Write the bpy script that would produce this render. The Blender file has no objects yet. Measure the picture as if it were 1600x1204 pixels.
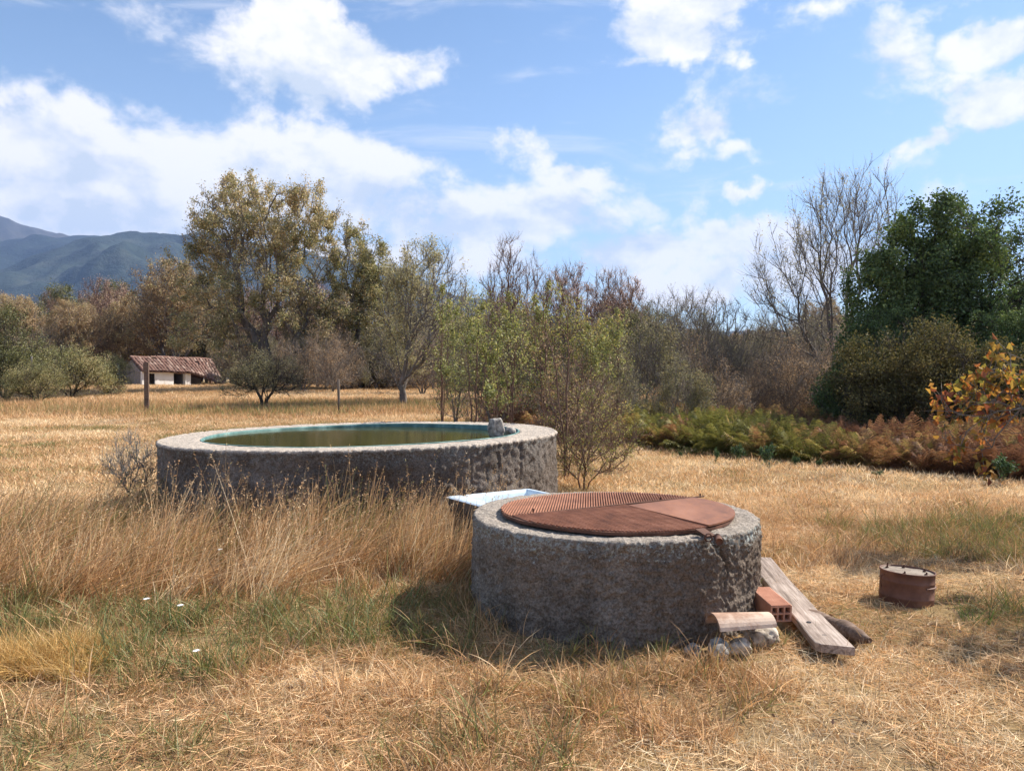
import bpy, math, random
import numpy as np
from mathutils import Vector, Matrix, noise, Euler

R = math.radians
S = bpy.context.scene
C = S.collection

# ------------------------------------------------------------------ camera
F = 1202.0
HY = 590.0            # picture row of the horizon
PITCH = math.atan((602 - HY) / F)
CAMZ = 1.5
cam = bpy.data.cameras.new('camera')
cam.sensor_width = 36.0
cam.lens = 36.0 * F / 1600.0
cam.clip_start = 0.05
cam.clip_end = 30000
camo = bpy.data.objects.new('camera', cam)
C.objects.link(camo)
camo.location = (0, 0, CAMZ)
camo.rotation_euler = (R(90) - PITCH, 0, 0)
S.camera = camo

# ------------------------------------------------------------------ light
SUN_AZ = R(29)          # from +X towards +Y
SUN_EL = R(42)
sun = bpy.data.lights.new('sun', 'SUN')
sun.energy = 5.0
sun.angle = R(0.55)
sun.color = (1.0, 0.93, 0.83)
suno = bpy.data.objects.new('sun', sun)
C.objects.link(suno)
sd = Vector((math.cos(SUN_AZ) * math.cos(SUN_EL), math.sin(SUN_AZ) * math.cos(SUN_EL), math.sin(SUN_EL)))
suno.rotation_euler = sd.to_track_quat('Z', 'Y').to_euler()
suno.location = (60, 30, 60)

vs = S.view_settings
vs.view_transform = 'Standard'
vs.look = 'None'
vs.gamma = 1
vs.use_curve_mapping = False
vs.exposure = 1.08
S.cycles.max_bounces = 6
S.cycles.volume_bounces = 0
S.cycles.transparent_max_bounces = 6


def az_el(px, py):
    a = math.atan((px - 800) / F)
    return a, math.atan((HY - py) / F * math.cos(a))


# ------------------------------------------------------------------ sky with clouds
W = bpy.data.worlds.new('World')
S.world = W
W.use_nodes = True
nt = W.node_tree
nt.nodes.clear()


def N(tree, t, **kw):
    n = tree.nodes.new(t)
    for k, v in kw.items():
        if k.startswith('i_'):
            n.inputs[k[2:]].default_value = v
        else:
            setattr(n, k, v)
    return n


def math_node(tree, op, a, b=None, c=None, clamp=False):
    n = tree.nodes.new('ShaderNodeMath')
    n.operation = op
    n.use_clamp = clamp
    for i, v in enumerate((a, b, c)):
        if v is None:
            continue
        if isinstance(v, (int, float)):
            n.inputs[i].default_value = v
        else:
            tree.links.new(v, n.inputs[i])
    return n.outputs[0]


def vmath(tree, op, a, b=None):
    n = tree.nodes.new('ShaderNodeVectorMath')
    n.operation = op
    for i, v in enumerate((a, b)):
        if v is None:
            continue
        if isinstance(v, (tuple, list)):
            n.inputs[i].default_value = v
        else:
            tree.links.new(v, n.inputs[i])
    return n


L = nt.links.new
out = N(nt, 'ShaderNodeOutputWorld')
bg = N(nt, 'ShaderNodeBackground')
bg.inputs['Strength'].default_value = 0.076
sky = N(nt, 'ShaderNodeTexSky', sky_type='NISHITA', sun_disc=False, sun_elevation=SUN_EL,
        sun_rotation=R(90) - SUN_AZ, altitude=400, air_density=1.0, dust_density=0.3, ozone_density=2.5)
tc = N(nt, 'ShaderNodeTexCoord')
sep = N(nt, 'ShaderNodeSeparateXYZ')
L(tc.outputs['Generated'], sep.inputs[0])
az = math_node(nt, 'ARCTAN2', sep.outputs[0], sep.outputs[1])
el = math_node(nt, 'ARCSINE', sep.outputs[2])
comb = N(nt, 'ShaderNodeCombineXYZ')
L(az, comb.inputs[0])
L(el, comb.inputs[1])
P0 = comb.outputs[0]
# warp the angular position so that cloud outlines billow
wn = N(nt, 'ShaderNodeTexNoise', i_Scale=12.0, i_Detail=3.0, i_Roughness=0.6)
L(tc.outputs['Generated'], wn.inputs['Vector'])
w1 = vmath(nt, 'SUBTRACT', wn.outputs['Color'], (0.5, 0.5, 0.5)).outputs[0]
w2 = vmath(nt, 'MULTIPLY', w1, (0.10, 0.07, 0.0)).outputs[0]
wnb = N(nt, 'ShaderNodeTexNoise', i_Scale=26.0, i_Detail=6.0, i_Roughness=0.65)
L(tc.outputs['Generated'], wnb.inputs['Vector'])
w3 = vmath(nt, 'MULTIPLY', vmath(nt, 'SUBTRACT', wnb.outputs['Color'], (0.5, 0.5, 0.5)).outputs[0], (0.07, 0.05, 0.0)).outputs[0]
P = vmath(nt, 'ADD', vmath(nt, 'ADD', P0, w2).outputs[0], w3).outputs[0]
blobs = [  # px, py, rx, ry, weight
    (480, 20, 90, 80, 1.4), (530, 100, 190, 85, 1.4), (500, 160, 90, 55, .8), (640, 95, 90, 30, .7),
    (80, 230, 260, 120, 1.15), (300, 220, 220, 90, .85), (120, 350, 330, 85, 1.25), (430, 275, 290, 110, 1.3),
    (280, 330, 140, 70, 1.2), (560, 260, 130, 60, .8), (60, 310, 120, 60, 1.1), (190, 410, 300, 70, 1.1),
    (810, 235, 95, 60, 1.0), (900, 285, 150, 30, .6), (720, 350, 260, 85, 1.05), (860, 345, 190, 70, 1.0),
    (1000, 400, 220, 60, 1.0), (1050, 55, 145, 62, 1.35), (1080, 5, 150, 45, 1.2), (980, 95, 90, 30, .8), (930, 110, 50, 16, .5),
    (1090, 205, 65, 38, .75), (1150, 240, 45, 22, .5), (1065, 250, 42, 20, .4),
    (1175, 70, 40, 24, .45), (1400, 95, 75, 65, .75), (1380, 50, 65, 35, .5), (1570, 60, 95, 45, 1.0),
    (1565, 150, 90, 45, 1.05), (1400, 232, 35, 20, .45), (1450, 225, 40, 18, .5), (1500, 5, 160, 18, .45),
    (1180, 297, 40, 18, .7), (1160, 375, 160, 60, 1.1), (1200, 430, 260, 75, 1.0), (1480, 300, 80, 25, .4), (1560, 320, 110, 25, .45),
    (1300, 15, 80, 18, .3), (1500, 420, 300, 60, .35), (650, 400, 400, 60, .7), (1420, 440, 200, 40, .5),
]
mask = None
for (bx, by, rx, ry, wt) in blobs:
    a0, e0 = az_el(bx, by)
    s_ = vmath(nt, 'SUBTRACT', P, (a0, e0, 0)).outputs[0]
    m_ = vmath(nt, 'MULTIPLY', s_, (F / rx, F / ry, 0)).outputs[0]
    ln = vmath(nt, 'LENGTH', m_).outputs['Value']
    v = math_node(nt, 'MULTIPLY_ADD', ln, -wt, wt)
    mask = v if mask is None else math_node(nt, 'MAXIMUM', mask, v)
# outside the photographed part of the sky the same kind of broken cloud goes on
absaz = math_node(nt, 'ABSOLUTE', az)
mr = N(nt, 'ShaderNodeMapRange', i_1=0.62) if False else N(nt, 'ShaderNodeMapRange')
mr.inputs['From Min'].default_value = 0.60
mr.inputs['From Max'].default_value = 0.85
L(absaz, mr.inputs['Value'])
mr2 = N(nt, 'ShaderNodeMapRange')
mr2.inputs['From Min'].default_value = 0.46
mr2.inputs['From Max'].default_value = 0.65
L(el, mr2.inputs['Value'])
outside = math_node(nt, 'MAXIMUM', mr.outputs[0], mr2.outputs[0])
lowf = N(nt, 'ShaderNodeTexNoise', i_Scale=2.2, i_Detail=2.0)
L(tc.outputs['Generated'], lowf.inputs['Vector'])
lf = math_node(nt, 'MULTIPLY_ADD', lowf.outputs['Fac'], 1.6, -0.62)
om = math_node(nt, 'MULTIPLY', outside, lf)
mask = math_node(nt, 'MAXIMUM', mask, om)
mask = math_node(nt, 'MAXIMUM', mask, -0.25)


def cloud_noise(vec):
    sc = vmath(nt, 'MULTIPLY', vec, (1.0, 1.0, 1.5)).outputs[0]
    n = N(nt, 'ShaderNodeTexNoise', i_Scale=8.0, i_Detail=12.0, i_Roughness=0.60, i_Distortion=0.15)
    L(sc, n.inputs['Vector'])
    return n.outputs['Fac']


n1 = cloud_noise(tc.outputs['Generated'])
off = vmath(nt, 'ADD', tc.outputs['Generated'], (0.022, 0.0, 0.030)).outputs[0]
n2 = cloud_noise(off)
dens = math_node(nt, 'MULTIPLY_ADD', math_node(nt, 'SUBTRACT', n1, 0.5), 2.6, math_node(nt, 'SUBTRACT', mask, 0.16))
alpha = N(nt, 'ShaderNodeMapRange', interpolation_type='SMOOTHSTEP')
alpha.inputs['From Min'].default_value = 0.0
alpha.inputs['From Max'].default_value = 0.55
L(dens, alpha.inputs['Value'])
# wispy high cloud
st = vmath(nt, 'MULTIPLY', tc.outputs['Generated'], (2.2, 2.2, 11.0)).outputs[0]
wis = N(nt, 'ShaderNodeTexNoise', i_Scale=1.8, i_Detail=8.0, i_Roughness=0.62, i_Distortion=0.8)
L(st, wis.inputs['Vector'])
wm = N(nt, 'ShaderNodeMapRange', interpolation_type='SMOOTHSTEP')
wm.inputs['From Min'].default_value = 0.52
wm.inputs['From Max'].default_value = 0.80
wm.inputs['To Max'].default_value = 0.50
L(wis.outputs['Fac'], wm.inputs['Value'])
al = math_node(nt, 'MAXIMUM', math_node(nt, 'MULTIPLY', alpha.outputs[0], 0.97), wm.outputs[0])
# towards the horizon the air is milky
hz = N(nt, 'ShaderNodeMapRange', interpolation_type='SMOOTHSTEP')
hz.inputs['From Min'].default_value = 0.0
hz.inputs['From Max'].default_value = 0.50
hz.inputs['To Min'].default_value = 0.42
hz.inputs['To Max'].default_value = 0.0
L(el, hz.inputs['Value'])
# light side / grey underside
sh1 = N(nt, 'ShaderNodeTexNoise', i_Scale=7.0, i_Detail=7.0, i_Roughness=0.55)
L(vmath(nt, 'MULTIPLY', tc.outputs['Generated'], (1.0, 1.0, 2.2)).outputs[0], sh1.inputs['Vector'])
shade = math_node(nt, 'MULTIPLY_ADD', math_node(nt, 'SUBTRACT', n1, n2), 5.0, 0.30)
shade = math_node(nt, 'MULTIPLY_ADD', math_node(nt, 'SUBTRACT', sh1.outputs['Fac'], 0.42), 3.2, shade)
thick = math_node(nt, 'MULTIPLY_ADD', dens, -0.30, 0.28)
shade = math_node(nt, 'ADD', shade, thick, clamp=True)
cr = N(nt, 'ShaderNodeValToRGB')
cr.color_ramp.elements[0].color = (4.8, 5.25, 5.75, 1)
cr.color_ramp.elements[1].color = (7.7, 7.4, 7.2, 1)
L(shade, cr.inputs[0])
skyboost = N(nt, 'ShaderNodeMix', data_type='RGBA', blend_type='MULTIPLY')
skyboost.inputs['Factor'].default_value = 1.0
skyboost.inputs['B'].default_value = (1.02, 1.08, 1.08, 1)
L(sky.outputs[0], skyboost.inputs['A'])
mixh = N(nt, 'ShaderNodeMix', data_type='RGBA')
L(hz.outputs[0], mixh.inputs['Factor'])
L(skyboost.outputs['Result'], mixh.inputs['A'])
mixh.inputs['B'].default_value = (4.4, 5.5, 6.9, 1)
mixc = N(nt, 'ShaderNodeMix', data_type='RGBA')
L(al, mixc.inputs['Factor'])
L(mixh.outputs['Result'], mixc.inputs['A'])
L(cr.outputs[0], mixc.inputs['B'])
L(mixc.outputs['Result'], bg.inputs['Color'])
L(bg.outputs[0], out.inputs[0])
W.cycles.sampling_method = 'MANUAL'
W.cycles.sample_map_resolution = 512


# ------------------------------------------------------------------ numeric helpers
def sstep(a, b, x):
    t = np.clip((np.asarray(x, float) - a) / (b - a), 0, 1)
    return t * t * (3 - 2 * t)


_rs = np.random.RandomState(77)
_LAT = _rs.rand(256, 256)


def vn(x, y, s=1.0, o=0):
    """smooth value noise 0..1"""
    x = np.asarray(x, float) / s + 31.7 + o * 13.1
    y = np.asarray(y, float) / s + 57.3 + o * 7.7
    xi = np.floor(x).astype(int)
    yi = np.floor(y).astype(int)
    fx = x - xi
    fy = y - yi
    fx = fx * fx * (3 - 2 * fx)
    fy = fy * fy * (3 - 2 * fy)
    a = _LAT[xi % 256, yi % 256]
    b = _LAT[(xi + 1) % 256, yi % 256]
    c = _LAT[xi % 256, (yi + 1) % 256]
    d = _LAT[(xi + 1) % 256, (yi + 1) % 256]
    return (a * (1 - fx) + b * fx) * (1 - fy) + (c * (1 - fx) + d * fx) * fy


def fb(x, y, s=1.0, o=0):
    return vn(x, y, s, o) * .55 + vn(x, y, s * .45, o + 3) * .3 + vn(x, y, s * .2, o + 5) * .15


def gz(x, y):
    x = np.asarray(x, float)
    y = np.asarray(y, float)
    d = np.hypot(x, y)
    z = 0.95 * sstep(12, 60, y)
    z = z + (fb(x, y, 1.3, 1) - .5) * .07 * sstep(1.0, 3.0, d)
    z = z + (vn(x, y, 9, 2) - .5) * .25 * sstep(9, 22, d)
    z = z - 0.0008 * np.maximum(d - 120, 0) * (d < 1200) - 0.86 * (d >= 1200) - 0.5 * sstep(150, 400, d)
    return z


def G(px, py_, Y=None):
    """x on the depth line Y seen in pixel column px"""
    return (px - 800) / F * Y


def at_z(px, py, z):
    """point of height z on the ray through a pixel"""
    d = Vector((0, math.cos(PITCH), -math.sin(PITCH))) + Vector((1, 0, 0)) * ((px - 800) / F) \
        + Vector((0, math.sin(PITCH), math.cos(PITCH))) * ((602 - py) / F)
    t = (z - CAMZ) / d.z
    return Vector((0, 0, CAMZ)) + d * t


# ------------------------------------------------------------------ object helpers
def tag(o, label=None, cat=None, group=None, kind=None):
    if label:
        o['label'] = label
    if cat:
        o['category'] = cat
    if group:
        o['group'] = group
    if kind:
        o['kind'] = kind
    return o


def mesh_np(name, V, Fc, mat, n=3, smooth=False, mats=None, matidx=None):
    """V (k,3), Fc (m,n) all faces with n corners -> mesh"""
    me = bpy.data.meshes.new(name)
    V = np.asarray(V, np.float32)
    Fc = np.asarray(Fc, np.int32)
    me.vertices.add(len(V))
    me.vertices.foreach_set('co', V.ravel())
    me.loops.add(Fc.size)
    me.loops.foreach_set('vertex_index', Fc.ravel())
    me.polygons.add(len(Fc))
    me.polygons.foreach_set('loop_start', np.arange(0, Fc.size, n, dtype=np.int32))
    me.polygons.foreach_set('loop_total', np.full(len(Fc), n, np.int32))
    if smooth:
        me.polygons.foreach_set('use_smooth', np.ones(len(Fc), bool))
    me.update(calc_edges=True)
    me.validate()
    for m in (mats or [mat]):
        me.materials.append(m)
    if matidx is not None:
        me.polygons.foreach_set('material_index', np.asarray(matidx, np.int32))
    return me


def obj(name, me, parent=None, loc=(0, 0, 0), rot=(0, 0, 0), link=True):
    o = bpy.data.objects.new(name, me)
    o.location = loc
    o.rotation_euler = rot
    if link:
        C.objects.link(o)
    if parent is not None:
        o.parent = parent
    return o


def empty(name, loc=(0, 0, 0), rot=(0, 0, 0)):
    return obj(name, None, None, loc, rot)


class MB:
    """collects small shapes into one mesh"""

    def __init__(s):
        s.v = []
        s.f = []

    def add(s, vs_, fs_):
        b = len(s.v)
        s.v += [tuple(v) for v in vs_]
        s.f += [tuple(i + b for i in f) for f in fs_]

    def box(s, x0, x1, y0, y1, z0, z1, M=None):
        vs_ = [Vector(p) for p in ((x0, y0, z0), (x1, y0, z0), (x1, y1, z0), (x0, y1, z0),
                                   (x0, y0, z1), (x1, y0, z1), (x1, y1, z1), (x0, y1, z1))]
        if M is not None:
            vs_ = [M @ v for v in vs_]
        s.add(vs_, [(3, 2, 1, 0), (4, 5, 6, 7), (0, 1, 5, 4), (1, 2, 6, 5), (2, 3, 7, 6), (3, 0, 4, 7)])

    def tube(s, pts, rad, k=10, cap=True):
        pts = [Vector(p) for p in pts]
        n = len(pts)
        if not isinstance(rad, (list, tuple)):
            rad = [rad] * n
        vs_ = []
        up = Vector((0, 0, 1))
        for i, p in enumerate(pts):
            t = (pts[min(i + 1, n - 1)] - pts[max(i - 1, 0)]).normalized()
            a = t.cross(up)
            if a.length < 1e-3:
                a = t.cross(Vector((1, 0, 0)))
            a.normalize()
            b = a.cross(t)
            for j in range(k):
                th = 2 * math.pi * j / k
                vs_.append(p + (a * math.cos(th) + b * math.sin(th)) * rad[i])
        fs_ = []
        for i in range(n - 1):
            for j in range(k):
                j2 = (j + 1) % k
                fs_.append((i * k + j, i * k + j2, (i + 1) * k + j2, (i + 1) * k + j))
        if cap:
            fs_.append(tuple(range(k)))
            fs_.append(tuple(reversed(range((n - 1) * k, n * k))))
        s.add(vs_, fs_)

    def mesh(s, name, mat, smooth=False):
        me = bpy.data.meshes.new(name)
        me.from_pydata(s.v, [], s.f)
        me.materials.append(mat)
        if smooth:
            for p in me.polygons:
                p.use_smooth = True
        me.update()
        return me

    def build(s, name, mat, parent=None, smooth=False, loc=(0, 0, 0), rot=(0, 0, 0)):
        return obj(name, s.mesh(name, mat, smooth), parent, loc, rot)


def bevel(o, w=0.004, seg=2):
    m = o.modifiers.new('bevel', 'BEVEL')
    m.width = w
    m.segments = seg
    m.limit_method = 'ANGLE'
    return o


# ------------------------------------------------------------------ materials
def newmat(name):
    m = bpy.data.materials.new(name)
    m.use_nodes = True
    t = m.node_tree
    t.nodes.clear()
    o = t.nodes.new('ShaderNodeOutputMaterial')
    return m, t, o


def ramp(t, fac, cols, interp='LINEAR'):
    r = t.nodes.new('ShaderNodeValToRGB')
    r.color_ramp.interpolation = interp
    e = r.color_ramp.elements
    while len(e) > 1:
        e.remove(e[-1])
    for i, (p, c) in enumerate(cols):
        if i == 0:
            e[0].position = p
            e[0].color = (*c, 1)
        else:
            x = e.new(p)
            x.color = (*c, 1)
    if fac is not None:
        t.links.new(fac, r.inputs[0])
    return r.outputs[0]


def noise_tex(t, scale, detail=4, rough=.55, vec=None, dist=0.0):
    n = t.nodes.new('ShaderNodeTexNoise')
    n.inputs['Scale'].default_value = scale
    n.inputs['Detail'].default_value = detail
    n.inputs['Roughness'].default_value = rough
    n.inputs['Distortion'].default_value = dist
    if vec is not None:
        t.links.new(vec, n.inputs['Vector'])
    return n.outputs['Fac']


def objvec(t, scale=(1, 1, 1), world=False):
    if world:
        g = t.nodes.new('ShaderNodeNewGeometry').outputs['Position']
    else:
        g = t.nodes.new('ShaderNodeTexCoord').outputs['Object']
    mp = t.nodes.new('ShaderNodeMapping')
    mp.inputs['Scale'].default_value = scale
    t.links.new(g, mp.inputs['Vector'])
    return mp.outputs[0]


def mixcol(t, fac, a, b, blend='MIX'):
    n = t.nodes.new('ShaderNodeMix')
    n.data_type = 'RGBA'
    n.blend_type = blend
    for s_, v in (('Factor', fac), ('A', a), ('B', b)):
        if isinstance(v, (int, float)):
            n.inputs[s_].default_value = v
        elif isinstance(v, tuple):
            n.inputs[s_].default_value = (*v, 1)
        else:
            t.links.new(v, n.inputs[s_])
    return n.outputs['Result']


def rough_mat(name, cols, scale=3.0, rough=.9, bump=.5, bscale=40, bdist=.01, metallic=0, detail=6, stretch=(1, 1, 1), extra=None, world=False):
    m, t, o = newmat(name)
    v = objvec(t, stretch, world)
    f = noise_tex(t, scale, detail, .65, v)
    col = ramp(t, f, cols)
    if extra:
        col = extra(t, v, col)
    b = t.nodes.new('ShaderNodeBsdfPrincipled')
    b.inputs['Roughness'].default_value = rough
    b.inputs['Metallic'].default_value = metallic
    b.inputs['Specular IOR Level'].default_value = .25
    t.links.new(col, b.inputs['Base Color'])
    if bump:
        bn = t.nodes.new('ShaderNodeBump')
        bn.inputs['Strength'].default_value = bump
        bn.inputs['Distance'].default_value = bdist
        t.links.new(noise_tex(t, bscale, 5, .65, v), bn.inputs['Height'])
        t.links.new(bn.outputs[0], b.inputs['Normal'])
    t.links.new(b.outputs[0], o.inputs[0])
    return m


def foliage_mat(name, cols, trans=.35, clump=1.0, inst=False, mixw=.45, rough=.6, gloss=.06):
    """each leaf or blade takes its own colour; clumps drift through the palette"""
    m, t, o = newmat(name)
    g = t.nodes.new('ShaderNodeNewGeometry')
    rnd = g.outputs['Random Per Island']
    if inst:
        at = t.nodes.new('ShaderNodeAttribute')
        at.attribute_type = 'INSTANCER'
        at.attribute_name = 'tint'
        f = math_node(t, 'MULTIPLY_ADD', math_node(t, 'SUBTRACT', rnd, .5), mixw, at.outputs['Fac'], clamp=True)
    else:
        v = objvec(t)
        nf = noise_tex(t, clump, 3, .6, v)
        nf = math_node(t, 'MULTIPLY_ADD', math_node(t, 'SUBTRACT', nf, .5), 1.7, .5)
        f = math_node(t, 'MULTIPLY_ADD', math_node(t, 'SUBTRACT', rnd, .5), mixw, nf, clamp=True)
    col = ramp(t, f, cols)
    # each leaf a little lighter or darker
    rv = math_node(t, 'FRACT', math_node(t, 'MULTIPLY', rnd, 17.31))
    val = math_node(t, 'MULTIPLY_ADD', rv, .75, .62)
    hs = t.nodes.new('ShaderNodeHueSaturation')
    t.links.new(col, hs.inputs['Color'])
    t.links.new(val, hs.inputs['Value'])
    col = hs.outputs[0]
    d = t.nodes.new('ShaderNodeBsdfDiffuse')
    tr = t.nodes.new('ShaderNodeBsdfTranslucent')
    t.links.new(col, d.inputs[0])
    t.links.new(col, tr.inputs[0])
    mx = t.nodes.new('ShaderNodeMixShader')
    mx.inputs[0].default_value = trans
    t.links.new(d.outputs[0], mx.inputs[1])
    t.links.new(tr.outputs[0], mx.inputs[2])
    last = mx.outputs[0]
    if gloss:
        gl = t.nodes.new('ShaderNodeBsdfGlossy')
        gl.inputs['Roughness'].default_value = .65
        m2 = t.nodes.new('ShaderNodeMixShader')
        m2.inputs[0].default_value = gloss
        t.links.new(last, m2.inputs[1])
        t.links.new(gl.outputs[0], m2.inputs[2])
        last = m2.outputs[0]
    t.links.new(last, o.inputs[0])
    return m


def bark_mat(name, a, b_):
    return rough_mat(name, [(.3, a), (.7, b_)], 6, .9, .6, 30, .01, stretch=(1, 1, .3))


BARK = bark_mat('bark_grey', (.10, .082, .068), (.24, .205, .175))
BARK_PALE = bark_mat('bark_pale', (.17, .15, .13), (.34, .31, .28))
BARK_DARK = bark_mat('bark_dark', (.028, .022, .018), (.08, .065, .05))
BARK_RED = bark_mat('bark_reddish', (.09, .05, .035), (.19, .12, .09))


# ------------------------------------------------------------------ ground, hills, haze
def build_ground():
    rr = [0.0]
    r = .35
    while r < 5500:
        rr.append(r)
        r *= 1.022 if r < 60 else 1.10
    rr = np.array(rr[1:])
    # finer bearings in front of the camera
    th = np.concatenate([np.linspace(-50, 50, 301), np.linspace(50, 310, 100)[1:-1]])
    th = np.radians(th)
    A, B = np.meshgrid(rr, th, indexing='ij')
    X = A * np.sin(B)
    Y = A * np.cos(B)
    Z = gz(X, Y)
    V = np.stack([X, Y, Z], -1).reshape(-1, 3)
    V = np.vstack([V, [[0, 0, float(gz(0, 0))]]])
    nr, na = A.shape
    i, j = np.meshgrid(np.arange(nr - 1), np.arange(na), indexing='ij')
    j2 = (j + 1) % na
    Q = np.stack([i * na + j, i * na + j2, (i + 1) * na + j2, (i + 1) * na + j], -1).reshape(-1, 4)
    c = nr * na
    jj = np.arange(na)
    T = np.stack([np.full(na, c), (jj + 1) % na, jj], -1)
    tri = np.vstack([Q[:, [0, 2, 1]], Q[:, [0, 3, 2]], T])
    m, t, o = newmat('dry_soil')
    v = objvec(t, (1, 1, 1), True)
    f1 = noise_tex(t, .9, 6, .6, v)
    c1 = ramp(t, f1, [(.3, (.17, .105, .055)), (.5, (.30, .20, .095)), (.7, (.42, .30, .15))])
    vs2 = objvec(t, (26, 70, 1), True)
    f2 = noise_tex(t, 1.0, 5, .7, vs2, .6)
    c2 = ramp(t, f2, [(.35, (.13, .075, .035)), (.62, (.50, .36, .18))])
    col = mixcol(t, .5, c1, c2)
    # bare, paler, greyer soil in places
    f3 = noise_tex(t, .35, 4, .6, v)
    k = ramp(t, f3, [(.52, (0, 0, 0)), (.68, (1, 1, 1))])
    f4 = noise_tex(t, 30, 6, .7, v)
    soil = ramp(t, f4, [(.3, (.13, .10, .075)), (.7, (.30, .245, .19))])
    col = mixcol(t, k, col, soil)
    b = t.nodes.new('ShaderNodeBsdfPrincipled')
    b.inputs['Roughness'].default_value = 1
    b.inputs['Specular IOR Level'].default_value = .1
    t.links.new(col, b.inputs['Base Color'])
    bn = t.nodes.new('ShaderNodeBump')
    bn.inputs['Strength'].default_value = .9
    bn.inputs['Distance'].default_value = .03
    t.links.new(f2, bn.inputs['Height'])
    t.links.new(bn.outputs[0], b.inputs['Normal'])
    t.links.new(b.outputs[0], o.inputs[0])
    tag(obj('ground', mesh_np('ground', V, tri, m, 3, True)), kind='structure')


build_ground()


def ridge(name, D, depth, pts, mat, amp=.06, seed=0, nA=260, nR=60):
    """a mountain range: crest heights follow bearings; gullied flanks"""
    az = np.array([math.atan((p[0] - 800) / F) for p in pts])
    hh = np.array([(HY - p[1]) / F * math.cos(a) * D for p, a in zip(pts, az)])
    A = np.linspace(az[0], az[-1], nA)
    H = np.interp(A, az, hh)
    ker = np.ones(7) / 7
    H = np.convolve(np.pad(H, 3, 'edge'), ker, 'valid')
    s = np.linspace(0, 1.5, nR)
    aa, ss = np.meshgrid(A, s, indexing='ij')
    Hm = np.repeat(H[:, None], nR, 1)
    prof = np.where(ss <= 1, np.sin(ss * math.pi / 2) ** 1.25, 1 - (ss - 1) * 1.2)
    rad = D - depth * (1 - ss)
    X = rad * np.sin(aa)
    Y = rad * np.cos(aa)
    gl = (fb(X, Y, D * .12, seed) - .5) * 2
    gl2 = (fb(X, Y, D * .03, seed + 4) - .5) * 2
    Z = Hm * prof + Hm * amp * (gl * 2.2 + gl2) * np.sin(np.clip(ss, 0, 1) * math.pi) * 1.6 + Hm * gl2 * .02 + CAMZ * prof
    Z = np.maximum(Z, -3)
    V = np.stack([X, Y, Z], -1).reshape(-1, 3)
    i, j = np.meshgrid(np.arange(nA - 1), np.arange(nR - 1), indexing='ij')
    a = i * nR + j
    tri = np.vstack([np.stack([a, a + nR, a + nR + 1], -1).reshape(-1, 3), np.stack([a, a + nR + 1, a + 1], -1).reshape(-1, 3)])
    return tag(obj(name, mesh_np(name, V, tri, mat, 3, True)), kind='structure')


def hill_mat(name, cols, s):
    return rough_mat(name, cols, s, 1.0, .8, s * 6, 12, detail=9, world=True)


HM1 = hill_mat('hazy_forest_slope', [(.40, (.010, .018, .016)), (.52, (.024, .038, .030)), (.62, (.045, .055, .042))], .006)  # forest tone with some blue of the distant haze put into it
HM2 = hill_mat('dark_forest_slope', [(.4, (.006, .012, .010)), (.6, (.016, .026, .018))], .005)
HM3 = hill_mat('bare_rock_slope', [(.4, (.03, .032, .032)), (.6, (.075, .07, .062))], .003)
ridge('far_mountain', 4500, 1200, [(-900, 420), (-500, 340), (-250, 300), (-100, 318), (0, 345), (50, 364), (90, 376), (200, 400), (400, 470), (700, 540)], HM3, .05, 1)
ridge('middle_mountain', 3900, 1400, [(-900, 440), (-400, 400), (-150, 390), (0, 380), (60, 376), (110, 374), (150, 367), (190, 370), (225, 374), (300, 396), (450, 440), (650, 500), (900, 545), (1300, 560)], HM2, .05, 2)
ridge('near_mountain', 3000, 1500, [(-700, 560), (-300, 500), (0, 432), (60, 412), (120, 396), (180, 376), (215, 369), (250, 371), (280, 377), (380, 395), (500, 410), (620, 430), (720, 470), (850, 505), (1100, 520), (1300, 526), (1700, 530), (2300, 545)], HM1, .05, 3)


def build_haze():
    b = MB()
    b.box(-5600, 5600, -5600, 5600, -6, 1080)
    m, t, o = newmat('haze_air')
    pv = t.nodes.new('ShaderNodeVolumePrincipled')
    pv.inputs['Color'].default_value = (.36, .55, 1.0, 1)
    pv.inputs['Density'].default_value = .00011
    pv.inputs['Anisotropy'].default_value = .1
    t.links.new(pv.outputs[0], o.inputs['Volume'])
    h = b.build('haze', m)
    tag(h, kind='stuff')
    h['label'] = 'thin bluish air over the field'


build_haze()

# ------------------------------------------------------------------ the two concrete rings
WC = Vector((.677, 5.16, 0))
WR = .94
WT = .600
PC = Vector((-1.776, 9.4, 0))
PR = 2.32
PRI = 1.855
PT = .82


def ring_mesh(name, R_, Ri, H, mat, na, profile, disp):
    """profile: list of (radius, z, nr, nz) lists; disp(theta, r, z) -> metres along the normal"""
    prof = np.array(profile, float)
    k = len(prof)
    V = np.zeros((na, k, 3))
    for i in range(na):
        th = 2 * math.pi * i / na
        c, s = math.cos(th), math.sin(th)
        for j in range(k):
            r, z, nr, nz = prof[j]
            d = disp(th, r, z, Vector((c * r, s * r, z)), nr, nz)
            V[i, j] = ((r + nr * d) * c, (r + nr * d) * s, z + nz * d)
    i, j = np.meshgrid(np.arange(na), np.arange(k - 1), indexing='ij')
    i2 = (i + 1) % na
    Q = np.stack([i * k + j, i2 * k + j, i2 * k + j + 1, i * k + j + 1], -1).reshape(-1, 4)
    tri = np.vstack([Q[:, [0, 1, 2]], Q[:, [0, 2, 3]]])
    return mesh_np(name, V.reshape(-1, 3), tri, mat, 3, True)


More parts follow.
